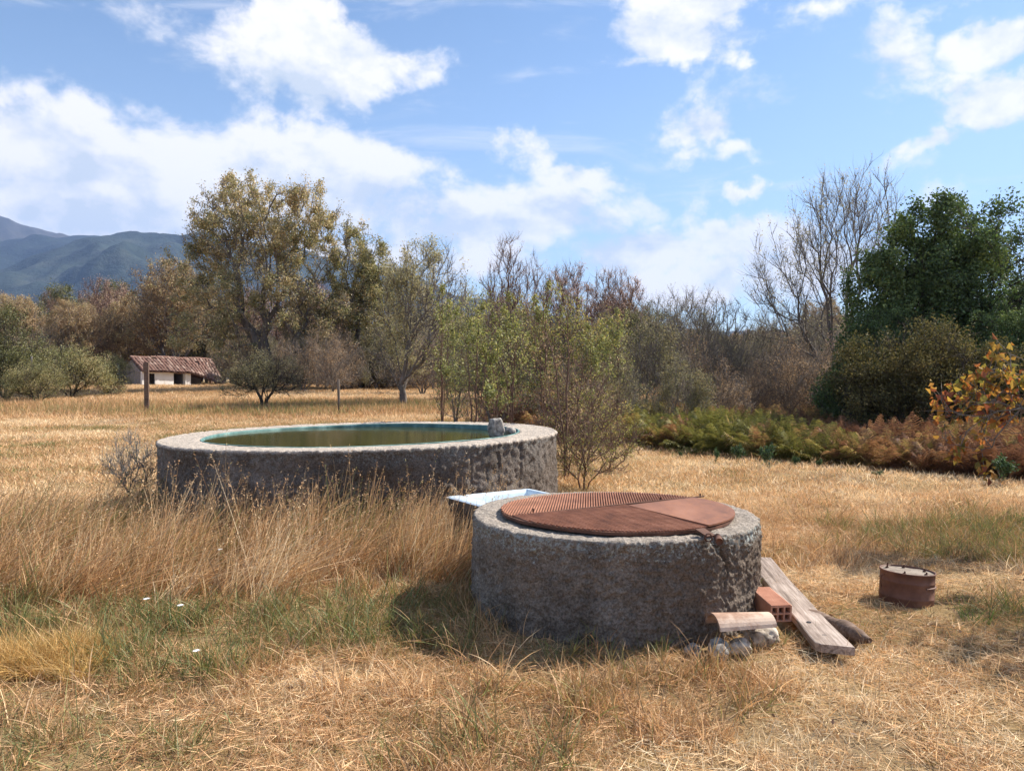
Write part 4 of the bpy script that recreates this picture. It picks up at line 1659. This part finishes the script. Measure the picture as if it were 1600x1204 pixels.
# slender saplings round the right end of the tank
sap = make_tree('sapling', 'tall slender leafy sapling just behind the rocks on the tank', 'sapling', 742, 12.4, BARK_RED, GREENL,
                seed=31, env=[(0, 0, 1.6, .35, .35, 1.25, 1)], npts=90, stems=((.05, 0, 2.6), (-.15, 0, 2.1), (.2, .1, 1.8)), base_r=.018, twigs=3, twig_len=.24, twig_r=.0028,
                leaves=1500, leaf=.05, seg=.25, bias=.2, up=1.2, tipr=.003, spread=.1, aspect=.55)
for (px, Y, rz, sc_, zs, lab) in ((775, 12.8, 1.1, .9, .95, 'slender sapling between the rocks and the tank end'),
                                  (800, 13.5, 2.0, 1.0, 1.1, 'sapling rising behind the smaller rock'),
                                  (925, 14.0, 4.0, .95, .95, 'sapling standing in the yellowing shrub right of the tank'),
                                  (690, 16.5, 5.0, 1.05, 1.2, 'thin sapling at the left flank of the yellow-green shrubs'),
                                  (850, 15.5, .7, 1.0, 1.25, 'tallest leafy sapling in front of the thin bare tree'),
                                  (965, 17.5, 1.6, 1.0, 1.1, 'sapling rising from the bracken beside the grey-green bush')):
    copy_tree(sap, lab, px, Y, rz, sc_, None, zs)
tall = make_tree('tall_sapling', 'tallest thin bare sapling leaning over the right end of the tank', 'sapling', 884, 11.2, BARK_RED, REDL,
                 seed=32, env=[(-.1, 0, 1.7, .55, .4, 1.3, 1), (.2, 0, .6, .6, .4, .5, .9)], npts=95, stems=((-.75, .2, 3.0), (.05, 0, 3.1), (.7, 0, 1.7), (-.2, 0, 1.9)), base_r=.018, twigs=3, twig_len=.26,
                 twig_r=.0028, leaves=700, leaf=.038, seg=.25, bias=.15, up=.9, tipr=.003, spread=.1)
tw = make_tree('twiggy_bush', 'brown twiggy bush against the right side of the tank', 'shrub', 912, 10.4, BARK_RED, YELG,
               seed=33, env=[(0, 0, .45, .62, .5, .42, 1), (.25, 0, .95, .5, .45, .45, .4)], npts=220, stems=((.2, 0, .25), (-.25, 0, .3), (.0, -.1, .3)), base_r=.012, twigs=4, twig_len=.22,
               twig_r=.0028, leaves=2000, leaf=.026, seg=.15, bias=.4, up=.6, tipr=.0028, spread=.15)
copy_tree(tw, 'brown twiggy bush a little beyond the one touching the tank', 950, 12.2, 2.0, 1.05)
copy_tree(tw, 'low brown twiggy bush farthest from the tank, at the start of the bracken', 915, 13.6, 4.0, 1.3)
gw = make_tree('wispy_bush', 'grey wispy dry bush at the left end of the tank', 'shrub', 208, 8.9, BARK_PALE, GREYG,
               seed=34, env=[(0, 0, .5, .36, .3, .40, 1)], npts=200, stems=((.1, 0, .25), (-.1, 0, .25)), base_r=.008, twigs=4, twig_len=.18,
               twig_r=.0022, leaves=800, leaf=.018, seg=.12, bias=.4, up=1.2, tipr=.0022, spread=.1)

# the fruit tree whose boughs reach in at the right
ft = make_tree('fruit_tree', 'bough of large orange and yellow leaves reaching in at the right edge', 'tree', 0, 5.8, BARK, ORANGEL, x=6.0,
               seed=35, env=[(.45, -.1, 2.8, 1.3, 1.3, 1.0, 2.2), (-1.8, 1.0, 1.32, .40, .35, .22, 12), (-1.45, 1.0, 1.55, .45, .35, .22, 9), (-1.2, .9, 1.2, .4, .3, .25, 6), (-1.8, 1.0, .98, .40,   .3, .12, 8)], npts=480,
               stems=((0, 0, 1.2), (-.6, .2, 1.3)), base_r=.07, twigs=2, twig_len=.26, twig_r=.0045, leaves=3300, leaf=.07, seg=.22, bias=.2, up=.2, tipr=.004, spread=.12, aspect=.72, droop=1.0)

for (px, Y, rz, sc_, lab, src_) in ((965, 17.8, 1, .62, 'low grey-green bush rising out of the bracken nearest the tank', gg), (1065, 18.2, 2.4, .58, 'low grey-green bush rising out of the green bracken', gg),
                               (905, 16.5, 3.3, .60, 'low reddish bush at the tank end of the bracken', rb), (1140, 19.5, 4.0, .62, 'low reddish bush behind the middle of the bracken', rb)):
    copy_tree(src_, lab, px, Y, rz, sc_)

# green shoots in a row before the bracken
SHOOT = foliage_mat('shoot_leaves', [(0, (.03, .075, .02)), (.6, (.07, .13, .035)), (1, (.13, .18, .05))], .3, 3.0, mixw=.8)
sh = make_tree('green_shoot', 'bushiest bright green shoot, third from the left of the row before the bracken', 'shoot', 1203, 12.3, BARK, SHOOT, group='green shoots in front of the bracken',
               seed=36, env=[(0, 0, .2, .14, .12, .19, 1)], npts=60, stems=((.05, 0, .2), (-.07, 0, .2), (0, .05, .24)), base_r=.006, twigs=3, twig_len=.09, twig_r=.002,
               leaves=900, leaf=.040, seg=.08, up=1.2, tipr=.002, spread=.2)
for (px, Y, rz, sc_, zs, lab) in ((1155, 12.9, 1, .75, 1.15, 'bright green shoot just left of the bushiest one'),
                                  (1119, 13.1, 2, .42, 1.6, 'narrow green shoot, second from the left of the row'),
                                  (1062, 14.0, 3, .35, 1.0, 'tiny leaning green shoot at the left end of the row'),
                                  (1242, 12.5, 4, .45, 1.2, 'small green shoot just right of the bushiest one'),
                                  (1282, 12.4, 5, .4, 1.2, 'small green shoot at the foot of the tallest reddish bracken'),
                                  (1375, 11.4, .5, .6, .5, 'flat spreading light green weed in the straw before the bracken'),
                                  (1566, 10.6, 1.5, 1.15, .85, 'wide green weed below the orange-leaved bough')):
    copy_tree(sh, lab, px, Y, rz, sc_, None, zs)

# ------------------------------------------------------------------ instanced cover (grass, straw, bracken, woodland)
def scatter(name, label, pts, rot, scl, tint, protos, idx=None):
    """one ground-cover object: a cloud of points, each growing one of the prototype tufts"""
    n = len(pts)
    me = bpy.data.meshes.new(name)
    me.vertices.add(n)
    me.vertices.foreach_set('co', np.asarray(pts, np.float32).ravel())
    a = me.attributes.new('rot', 'FLOAT_VECTOR', 'POINT')
    a.data.foreach_set('vector', np.asarray(rot, np.float32).ravel())
    a = me.attributes.new('scl', 'FLOAT_VECTOR', 'POINT')
    a.data.foreach_set('vector', np.asarray(scl, np.float32).ravel())
    a = me.attributes.new('tint', 'FLOAT', 'POINT')
    a.data.foreach_set('value', np.asarray(tint, np.float32))
    a = me.attributes.new('idx', 'INT', 'POINT')
    rs = np.random.RandomState(len(name) * 7 + n)
    a.data.foreach_set('value', rs.randint(0, len(protos), n).astype(np.int32) if idx is None else np.asarray(idx, np.int32))
    o = obj(name, me)
    ng = bpy.data.node_groups.new(name, 'GeometryNodeTree')
    ng.interface.new_socket('Geometry', in_out='INPUT', socket_type='NodeSocketGeometry')
    ng.interface.new_socket('Geometry', in_out='OUTPUT', socket_type='NodeSocketGeometry')
    gi = ng.nodes.new('NodeGroupInput')
    go = ng.nodes.new('NodeGroupOutput')
    iop = ng.nodes.new('GeometryNodeInstanceOnPoints')
    jn = ng.nodes.new('GeometryNodeJoinGeometry')
    for p in reversed(protos):
        oi = ng.nodes.new('GeometryNodeObjectInfo')
        oi.inputs['Object'].default_value = p
        oi.inputs['As Instance'].default_value = True
        ng.links.new(oi.outputs['Geometry'], jn.inputs[0])
    iop.inputs['Pick Instance'].default_value = True

    def attr(nm, ty):
        x = ng.nodes.new('GeometryNodeInputNamedAttribute')
        x.data_type = ty
        x.inputs['Name'].default_value = nm
        return x.outputs[0]
    ng.links.new(gi.outputs[0], iop.inputs['Points'])
    ng.links.new(jn.outputs[0], iop.inputs['Instance'])
    ng.links.new(attr('idx', 'INT'), iop.inputs['Instance Index'])
    ng.links.new(attr('rot', 'FLOAT_VECTOR'), iop.inputs['Rotation'])
    ng.links.new(attr('scl', 'FLOAT_VECTOR'), iop.inputs['Scale'])
    ng.links.new(iop.outputs[0], go.inputs[0])
    md = o.modifiers.new('scatter', 'NODES')
    md.node_group = ng
    tag(o, label, None, None, 'stuff')
    return o


def proto(name, V, T_, mat):
    return obj(name, mesh_np(name, V, T_, mat, 3, False), link=False)


def blades(rs, n, rad, h, w, lean, curve, nseg=3, bias=(0, 0), hvar=.5, flat=0.0, heads=0.0, headlen=.05):
    """curved tapered blades; returns V,T"""
    a = rs.rand(n) * 2 * np.pi
    r = rad * np.sqrt(rs.rand(n))
    base = np.stack([r * np.cos(a), r * np.sin(a), np.zeros(n) - .01], -1)
    da = rs.rand(n) * 2 * np.pi
    ln = rs.rand(n) * lean
    d0 = np.stack([np.cos(da) * ln + bias[0], np.sin(da) * ln + bias[1], np.ones(n) * (1 - flat)], -1)
    d0 = norm(d0)
    cd = np.stack([np.cos(da) + bias[0] * 2, np.sin(da) + bias[1] * 2, -np.ones(n) * .6], -1)
    H = h * (1 - hvar + hvar * 2 * rs.rand(n) * rs.rand(n) ** .3)
    cv = curve * rs.rand(n)
    wd = norm(np.cross(d0, rs.normal(size=(n, 3))))
    pts = []
    for i in range(nseg + 1):
        s = i / nseg
        pts.append(base + d0 * (H * s)[:, None] + cd * (H * cv * s * s)[:, None])
    V = []
    for i in range(nseg):
        s = i / nseg
        ww = (w * (1 - .6 * s)) * (.7 + .6 * rs.rand(n))
        V += [pts[i] - wd * ww[:, None] * .5, pts[i] + wd * ww[:, None] * .5]
    V.append(pts[nseg])
    k = 2 * nseg + 1
    V = np.stack(V, 1).reshape(-1, 3)
    b = (np.arange(n) * k)[:, None]
    T_ = []
    for i in range(nseg - 1):
        T_ += [np.concatenate([b + 2 * i, b + 2 * i + 1, b + 2 * i + 3], 1), np.concatenate([b + 2 * i, b + 2 * i + 3, b + 2 * i + 2], 1)]
    T_.append(np.concatenate([b + 2 * nseg - 2, b + 2 * nseg - 1, b + 2 * nseg], 1))
    T_ = np.vstack(T_)
    if heads > 0:
        m_ = rs.rand(n) < heads
        tip = pts[nseg][m_]
        dv = norm(pts[nseg][m_] - pts[nseg - 1][m_])
        nh = 7
        tp = np.repeat(tip, nh, 0) - np.repeat(dv, nh, 0) * (rs.rand(len(tip) * nh) * headlen * 2)[:, None]
        dd = np.repeat(dv, nh, 0) * 1.2
        hv, ht = leaf_quads(tp, np.full(len(tp), headlen * .5), rs, .3, .38, dd)
        T_ = np.vstack([T_, ht + len(V)])
        V = np.vstack([V, hv])
    return V, T_


DRY = foliage_mat('dry_grass', [(0, (.10, .15, .035)), (.22, (.25, .25, .075)), (.36, (.40, .225, .095)), (.52, (.60, .35, .165)), (.72, (.74, .51, .27)), (1, (.86, .70, .45))], .30, inst=True, mixw=.42, gloss=.05)
RUSTY = foliage_mat('bracken_fronds', [(0, (.15, .15, .035)), (.25, (.27, .23, .06)), (.42, (.37, .25, .09)), (.6, (.33, .175, .08)), (.8, (.24, .115, .055)), (1, (.16, .075, .042))], .3, inst=True, mixw=.3, gloss=.03)

rs = np.random.RandomState(5)
P_short = [proto('short_tuft', *blades(np.random.RandomState(100 + i), 40, .11, .055, .0040, 1.3, .5), DRY) for i in range(5)]
P_straw = [proto('straw_litter', *blades(np.random.RandomState(120 + i), 60, .16, .115, .0036, 3.5, .08, 2, flat=.78), DRY) for i in range(5)]
P_mid = [proto('mid_tuft', *blades(np.random.RandomState(140 + i), 34, .11, .20, .0055, .6, .6, 4, bias=(.15, 0)), DRY) for i in range(5)]
P_tall = [proto('tall_tuft', *blades(np.random.RandomState(160 + i), 30, .10, .52, .0062, .45, .45, 5, bias=(.34, .05), heads=.25, headlen=.03), DRY) for i in range(5)]
P_far = [proto('field_tuft', *blades(np.random.RandomState(180 + i), 110, .40, .075, .009, 1.2, .4, 2), DRY) for i in range(4)]
GOLD = foliage_mat('golden_grass', [(0, (.45, .26, .07)), (.5, (.68, .44, .15)), (1, (.82, .62, .28))], .35, inst=True, mixw=.8, gloss=.05)
P_gold = [proto('gold_tuft', *blades(np.random.RandomState(200 + i), 160, .10, .26, .0040, .95, .6, 4, bias=(.2, 0)), GOLD) for i in range(3)]


def oat(rs_, h):
    """a stalk with a loose nodding head"""
    n = 1
    V, T_ = blades(rs_, 3, .02, h, .0044, .30, .16, 6, bias=(.10, 0), hvar=.3)
    k = 13
    for q in range(3):
        tip = V[q * k + 12]
        pre = V[q * k + 8]
        d = norm(tip - pre)
        m_ = 9
        s = rs_.rand(m_)
        pos = tip - (tip - pre) * 1.0 * s[:, None] + rs_.normal(size=(m_, 3)) * .008
        hv, ht = leaf_quads(pos, np.full(m_, .024), rs_, .3, .26, np.repeat(d[None], m_, 0) * 1.2)
        T_ = np.vstack([T_, ht + len(V)])
        V = np.vstack([V, hv])
    return V, T_


P_oat = [proto('oat_stalk', *oat(np.random.RandomState(220 + i), .8), DRY) for i in range(5)]


def frond_plant(rs_, nfr, Ln, curl):
    Vs, Ts = [], []
    b0 = 0
    for f in range(nfr):
        a = rs_.rand() * 2 * math.pi
        out_ = np.array([math.cos(a), math.sin(a), 0])
        sd_ = np.array([-math.sin(a), math.cos(a), 0])
        L_ = Ln * rs_.uniform(.7, 1.2)
        npn = 20
        tilt = rs_.uniform(.5, 1.1)
        pp = []
        for i in range(npn + 1):
            s = i / npn
            ang = tilt * s * 1.6
            pp.append((out_ * (math.sin(ang) / 1.3) + np.array([0, 0, 1]) * (s - .28 * (tilt * s * 1.3) ** 2)) * L_)
        for i in range(npn):
            p0, p1 = pp[i], pp[i + 1]
            t_ = (p1 - p0) / np.linalg.norm(p1 - p0)
            w_ = .003
            Vs += [p0 - sd_ * w_, p0 + sd_ * w_, p1]
            Ts.append([b0, b0 + 1, b0 + 2])
            b0 += 3
            s = i / npn
            if s < .18:
                continue
            wl = L_ * .40 * (1 - s) ** .8 + .02
            for sg in (-1, 1):
                c_ = curl * rs_.uniform(.3, 1.6)
                e1 = p0 + sd_ * sg * wl * .55 + t_ * wl * .25 + np.array([0, 0, -c_ * wl * .15])
                e2 = p0 + sd_ * sg * wl * (1 - .35 * c_) + t_ * wl * .45 + np.array([0, 0, -c_ * wl * .65]) + rs_.normal(size=3) * .012
                ww = t_ * L_ * .0085
                Vs += [p0 - ww, p0 + ww, e1 + ww, e1 - ww, e2]
                Ts += [[b0, b0 + 1, b0 + 2], [b0, b0 + 2, b0 + 3], [b0 + 3, b0 + 2, b0 + 4]]
                b0 += 5
    return np.array(Vs), np.array(Ts)


P_fern = [proto('bracken_plant', *frond_plant(np.random.RandomState(240 + i), 9, .8, .5 + .2 * i), RUSTY) for i in range(5)]


def free_of_things(x, y, m=0.0):
    ok = np.hypot(x - WC.x, y - WC.y) > WR + m
    ok &= np.hypot(x - PC.x, y - PC.y) > PR + m
    ok &= np.hypot(x - 2.635, y - 5.13) > .17 + m
    # basin footprint
    c, s = math.cos(BR), math.sin(BR)
    lx = (x + .557) * c + (y - 6.5) * s
    ly = -(x + .557) * s + (y - 6.5) * c
    ok &= ~((lx > -.02) & (lx < LN + .02) & (ly < .02) & (ly > -WD - .02))
    return ok


def off_clutter(x, y):
    """no tufts through the tile, brick, rocks and plank"""
    ok = np.hypot((x - 1.20) / .34, (y - 4.10) / .15) > 1
    ok &= np.hypot((x - 1.58) / .11, (y - 4.63) / .2) > 1
    px_ = 1.70 + (y - 4.01) * .12
    ok &= ~((np.abs(x - px_) < .12) & (y > 3.98) & (y < 6.05))
    return ok


def field_pts(rs_, y0, y1, density, wid=.80, extra=.8):
    """uniform random points in the wedge the camera and its neighbours can see"""
    A_w = (y1 - y0) * (wid * (y0 + y1) + 2 * extra)
    n = int(A_w * density)
    y = y0 + (y1 - y0) * rs_.rand(int(n * 1.1))
    half = wid * y + extra
    keep = rs_.rand(len(y)) < half / (wid * y1 + extra)
    # compensate: draw more until the density is right
    n2 = int((wid * y1 + extra) * 2 * (y1 - y0) * density)
    y = y0 + (y1 - y0) * rs_.rand(n2)
    x = (rs_.rand(n2) * 2 - 1) * (wid * y1 + extra)
    k_ = np.abs(x) < wid * y + extra
    return x[k_], y[k_]


def tall_mask(x, y):
    """the long unmown grass: left of and before the tank"""
    pxs = 800 + x / np.maximum(y, .1) * F
    edge = fb(x, y, 1.2, 9) - .5
    right = np.where(y < 5.6, -.24, -.10)
    m_ = sstep(4.75, 5.5, y + edge * 1.2 - .55 * sstep(-1.5, -.8, x)) * sstep(9.6, 8.0, y + edge * 2 + np.maximum(0, -x - 3.6) * .5) * sstep(right + .02, right - .10, x + edge * .25)
    # strip in front of the tank up to the basin
    return m_


def green_mask(x, y):
    e = (fb(x, y, 1.0, 12) - .5)
    a = sstep(3.7, 4.2, y + e * .8) * sstep(5.7, 4.8, y + e * 1.4) * sstep(-.1, -.5, x)
    b_ = sstep(5.9, 6.4, y + e) * sstep(8.6, 7.6, y + e) * sstep(2.0, 3.0, x + e * 1.6) * .85
    c_ = .55 * sstep(.60, .72, vn(x, y, .9, 15)) * sstep(7, 5, y)
    d_ = .8 * sstep(.2, -.9, x + 1.2) * sstep(3.8, 3.0, y) * sstep(.45, .65, vn(x, y, .5, 21))
    return np.clip(a + b_ + c_ + d_, 0, 1)


def rust_mask(x, y):
    return sstep(24, 26, y) * sstep(38, 30, y) * .5


def base_tint(x, y, rs_):
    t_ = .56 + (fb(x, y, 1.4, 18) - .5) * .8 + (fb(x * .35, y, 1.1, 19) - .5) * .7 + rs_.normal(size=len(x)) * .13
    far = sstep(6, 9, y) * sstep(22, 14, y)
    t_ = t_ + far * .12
    g_ = green_mask(x, y)
    t_ = t_ * (1 - g_) + (.14 + .2 * rs_.rand(len(x))) * g_
    return np.clip(t_, .02, .98)


def mk(name, label, x, y, tint, protos, s0, s1, rs_, tilt=.15, yaw=True, zs=None, dz=0):
    n = len(x)
    z = gz(x, y) + dz
    rot = np.stack([rs_.normal(size=n) * tilt, rs_.normal(size=n) * tilt, (rs_.rand(n) * 2 * np.pi) if yaw else rs_.normal(size=n) * .35], -1)
    s = s0 + (s1 - s0) * rs_.rand(n)
    scl = np.stack([s, s, s * (1 if zs is None else zs)], -1)
    return scatter(name, label, np.stack([x, y, z], -1), rot, scl, tint, protos)


# short tufts
rs = np.random.RandomState(41)
x, y = field_pts(rs, 1.9, 9.0, 95)
k_ = free_of_things(x, y, .03) & off_clutter(x, y) & (rs.rand(len(x)) < (.25 + .95 * sstep(.30, .6, fb(x, y, .8, 30))))
x, y = x[k_], y[k_]
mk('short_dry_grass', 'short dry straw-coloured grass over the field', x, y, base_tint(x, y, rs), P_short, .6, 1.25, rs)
# straw lying flat
x, y = field_pts(rs, 1.9, 10.0, 120)
k_ = free_of_things(x, y, .10) & off_clutter(x, y) & (rs.rand(len(x)) < .25 + .9 * sstep(.32, .52, fb(x, y, .7, 33)))
x, y = x[k_], y[k_]
tt = np.clip(base_tint(x, y, rs) + .08, .36, .95)
mk('mown_straw', 'cut pale straw lying flat on the ground', x, y, tt, P_straw, .6, 1.15, rs, .08, dz=.012)
# middle-height green and straw grass
x, y = field_pts(rs, 2.6, 9.5, 60)
g_ = green_mask(x, y)
tmk = tall_mask(x, y)
wd_ = np.hypot(x - WC.x, y - WC.y)
rim = sstep(WR + .30, WR + .02, wd_) * sstep(1.9, 1.2, x)
pd_ = np.hypot(x - PC.x, y - PC.y)
rim2 = sstep(PR + .35, PR + .05, pd_)
pr_ = np.clip(g_ * .9 + tmk * .5 + rim * .9 + rim2 * .6 + .015, 0, 1)
k_ = free_of_things(x, y, .02) & off_clutter(x, y) & (rs.rand(len(x)) < pr_)
x, y, g_ = x[k_], y[k_], g_[k_]
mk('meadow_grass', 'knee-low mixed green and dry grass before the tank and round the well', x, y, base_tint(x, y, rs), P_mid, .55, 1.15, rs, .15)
# tall dry grass
x, y = field_pts(rs, 4.3, 10.5, 62)
k_ = free_of_things(x, y, .04) & (rs.rand(len(x)) < tall_mask(x, y))
x, y = x[k_], y[k_]
hz_ = .62 + .5 * fb(x, y, 1.1, 40)
o = mk('tall_dry_grass', 'tall leaning dry grass left of and before the tank', x, y, np.clip(.57 + (fb(x, y, .9, 42) - .5) * .6 - .14 * (rs.rand(len(x)) < .25) + rs.normal(size=len(x)) * .12, .24, .98), P_tall, .55, 1.15, rs, .16, yaw=False, zs=hz_)
# a fringe of the same tall grass hides the side of the basin
xf = rs.uniform(-.95, -.12, 150)
yf = rs.uniform(5.55, 6.75, 150)
kf = free_of_things(xf, yf, .03) & (xf < -.05 - (yf - 5.5) * .25)
xf, yf = xf[kf], yf[kf]
mk('basin_grass', 'tall dry grass fringe before the side of the old basin', xf, yf, rs.uniform(.4, .85, len(xf)), P_tall, .6, .95, rs, .12, yaw=False)
# seed stalks before the tank wall
n = 85
x = rs.uniform(-3.6, .0, n)
y = PC.y - np.sqrt(np.maximum(.1, (PR + .1) ** 2 - (x - PC.x) ** 2)) - rs.rand(n) ** 1.5 * 1.3
k_ = free_of_things(x, y, .06)
x, y = x[k_], y[k_]
mk('seed_stalks', 'thin seed-headed stalks standing before the tank wall', x, y, rs.uniform(.38, .75, len(x)), P_oat, .55, 1.12, rs, .14)
# field farther off
x, y = field_pts(rs, 8.5, 24, 15)
k_ = free_of_things(x, y, .35)
x, y = x[k_], y[k_]
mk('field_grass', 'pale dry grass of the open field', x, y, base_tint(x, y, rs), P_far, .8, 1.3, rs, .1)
x, y = field_pts(rs, 24, 70, 6, .8, 3)
k_ = ~((x > sx - 1) & (x < sx + 5) & (y > SH_D - 1.0) & (y < SH_D + 7))
x, y = x[k_], y[k_]
band = sstep(24, 27, y) * sstep(36, 31, y)
tt = np.clip(.62 - band * .30 + rs.normal(size=len(x)) * .08 + (vn(x, y, 4, 50) - .5) * .3, .3, .95)
mk('far_field_grass', 'ochre dry grass of the far field', x, y, tt, P_far, 1.1, 1.9, rs, .1, zs=1 + band * 1.6)
# golden tussock lower left
gx, gy = [], []
for (px, py_, n, s_) in ((70, 1040, 20, .15), (125, 1025, 6, .08), (10, 1035, 12, .15)):
    p = at_z(px, py_, 0)
    gx += list(p.x + rs.normal(size=n) * s_)
    gy += list(p.y + rs.normal(size=n) * s_ * .6)
gx, gy = np.array(gx), np.array(gy)
mk('golden_tussock_grass', 'dense golden tussock grass at the lower left', gx, gy, rs.uniform(.3, .7, len(gx)), P_gold, .5, .85, rs, .2)

# bracken: lower edge follows the margin of the field
ex = np.array([-.8, .4, 1.0, 2.7, 4.2, 6.2, 7.3, 9, 16])
ey = np.array([19, 17, 16.2, 15.8, 14.0, 12.1, 10.7, 10.3, 10.2])
n = 7000
x = rs.uniform(-.5, 15, n)
y = np.interp(x, ex, ey) + .35 + rs.rand(n) ** 1.5 * 9
k_ = (x < y * .85 + 1)
x, y = x[k_], y[k_]
dd = y - np.interp(x, ex, ey)
tt = .74 + (fb(x, y, 1.2, 60) - .5) * 1.0
grn = sstep(6.2, 4.6, x + (fb(x, y, 1.2, 61) - .5) * 2.5) * sstep(1.4, 2.6, x)
tt = np.clip(tt - grn * .85 * sstep(.36, .60, fb(x, y, .9, 66)) - grn * .2 + rs.normal(size=len(x)) * .16, .02, .98)
mk('bracken', 'reddish and green bracken along the far edge of the field', x, y, tt, P_fern, .45, 1.0, rs, .4, zs=.62 + .95 * (fb(x, y, 1.1, 62) - .2) - .35 * sstep(.9, .35, dd))
# underbrush of the far side
und = [o_ for o_ in (rb, gg, lt, ls)]


def flat_proto(src, name):
    out_ = []
    for ch_ in src.children:
        out_.append(ch_.data)
    # one joined mesh of wood and leaves
    vs_all, ts_all, mi = [], [], []
    mats = []
    b0 = 0
    for q, me in enumerate(out_):
        nv_ = len(me.vertices)
        co = np.zeros(nv_ * 3, np.float32)
        me.vertices.foreach_get('co', co)
        lv = np.zeros(len(me.loops), np.int32)
        me.loops.foreach_get('vertex_index', lv)
        vs_all.append(co.reshape(-1, 3))
        tr = lv.reshape(-1, 3)
        ts_all.append(tr + b0)
        mi.append(np.full(len(tr), q))
        mats.append(me.materials[0])
        b0 += nv_
    return obj(name, mesh_np(name, np.vstack(vs_all), np.vstack(ts_all), None, 3, False, mats, np.concatenate(mi)), link=False)


F_brown = flat_proto(br_t, 'wood_brown')
F_pink = flat_proto(pink_t, 'wood_pink')
F_bare = flat_proto(bs, 'wood_bare')
F_dark = flat_proto(dk, 'wood_dark')
F_thin = flat_proto(thin_t, 'wood_thin')
F_red = flat_proto(rb, 'brush_red')
F_grey = flat_proto(gg, 'brush_grey')
n = 230
y = rs.uniform(62, 105, n)
x = rs.uniform(-.85, .85, n) * y
ix = rs.choice(5, n, p=(.34, .2, .2, .12, .14))
sc0 = np.array([.85, 1.15, 1.55, 1.6, 1.15])[ix] * rs.uniform(.8, 1.05, n)
sc0 = sc0 * np.where((x / y > .17) & (x / y < .36), .62, 1.0)
pts = np.stack([x, y, gz(x, y)], -1)
rot = np.stack([np.zeros(n), np.zeros(n), rs.rand(n) * 6.28], -1)
scatter('far_woodland', 'brown autumn woodland closing the far side of the field', pts, rot, np.stack([sc0] * 3, -1), np.full(n, .5), [F_brown, F_pink, F_bare, F_dark, F_thin], ix)
n = 330
y = rs.uniform(44, 64, n)
x = rs.uniform(-.85, .85, n) * y
k_ = ~((x > sx - 2.5) & (x < sx + 5.5) & (y < SH_D + 6))
k_ &= ~((x / y < -.36) & (y < 50))
k_ &= ~((x / y < -.355) & (x / y > -.52) & (y < 63))
x, y = x[k_], y[k_]
n = len(x)
ix = rs.choice(3, n, p=(.45, .3, .25))
sc0 = np.array([1.2, 1.15, .9])[ix] * rs.uniform(.7, 1.2, n)
scatter('underbrush', 'twiggy brown underbrush at the foot of the far woodland', np.stack([x, y, gz(x, y)], -1), np.stack([np.zeros(n), np.zeros(n), rs.rand(n) * 6.28], -1),
        np.stack([sc0] * 3, -1), np.full(n, .5), [F_red, F_grey, F_bare], ix)
n = 90
x = rs.uniform(6, 26, n)
y = rs.uniform(24, 42, n)
k_ = (x / y > .24) & (x / y < .85)
x, y = x[k_], y[k_]
n = len(x)
ix = rs.choice(3, n, p=(.5, .2, .3))
sc0 = np.array([.95, .8, .62])[ix] * rs.uniform(.7, 1.1, n)
scatter('right_underbrush', 'dense brown twigs behind the reddish bracken', np.stack([x, y, gz(x, y)], -1), np.stack([np.zeros(n), np.zeros(n), rs.rand(n) * 6.28], -1),
        np.stack([sc0] * 3, -1), np.full(n, .5), [F_red, F_grey, F_bare], ix)

# small white flower heads in the green grass
PETAL = rough_mat('white_petals', [(.3, (.70, .70, .68)), (.7, (.85, .85, .83))], 20, .8, .1)
STEM = rough_mat('green_stem', [(.3, (.08, .12, .04)), (.7, (.14, .18, .06))], 20, .8, .1)
for (px, py, lab) in ((229, 935, 'white flower head in the green grass, left one of a close pair'), (282, 945, 'white flower head in the green grass, right one of a close pair'),
                      (344, 858, 'white flower head highest up, in the tall dry grass'), (307, 1016, 'white flower head lowest of the four, at the edge of the mown straw')):
    q = at_z(px, py, .22 if py < 1000 else .1)
    e = empty('white_flower', (q.x, q.y, 0))
    tag(e, lab, 'flower', 'white flowers in the grass')
    h = q.z
    mb = MB()
    mb.tube([(0, 0, 0), (.01, 0, h * .5), (0, 0, h)], .0018, 5)
    mb.build('stem', STEM, e)
    mb = MB()
    for i in range(12):
        a = i * math.pi / 6
        c_, s_ = math.cos(a), math.sin(a)
        mb.add([(0, 0, h), (c_ * .012 - s_ * .004, s_ * .012 + c_ * .004, h + .003), (c_ * .021, s_ * .021, h + .001), (c_ * .012 + s_ * .004, s_ * .012 - c_ * .004, h + .003)], [(0, 1, 2, 3)])
    mb.build('petals', PETAL, e)

# fallen curled leaves under the fruit tree and along the trees
P_leaf = []
LEAFL = foliage_mat('fallen_leaves', [(0, (.20, .11, .06)), (.5, (.36, .21, .12)), (1, (.52, .36, .22))], .2, inst=True, mixw=.8, gloss=.04)
for i in range(4):
    rr2 = np.random.RandomState(300 + i)
    P_leaf.append(proto('fallen_leaf', *leaf_quads(rr2.normal(size=(3, 3)) * np.array([.06, .06, .004]), np.full(3, .028), rr2, .0, .6), LEAFL))
n = 600
x = rs.uniform(-2.5, 6.5, n)
y = rs.uniform(2.2, 10.5, n)
k_ = (rs.rand(n) < .12 + sstep(3.2, 1.0, np.hypot(x - 3.6, y - 4.8))) & free_of_things(x, y, .05)
x, y = x[k_], y[k_]
mk('fallen_leaves', 'small curled brown leaves lying in the straw at the right', x, y, rs.rand(len(x)), P_leaf, .6, 1.1, rs, .3, dz=.03)
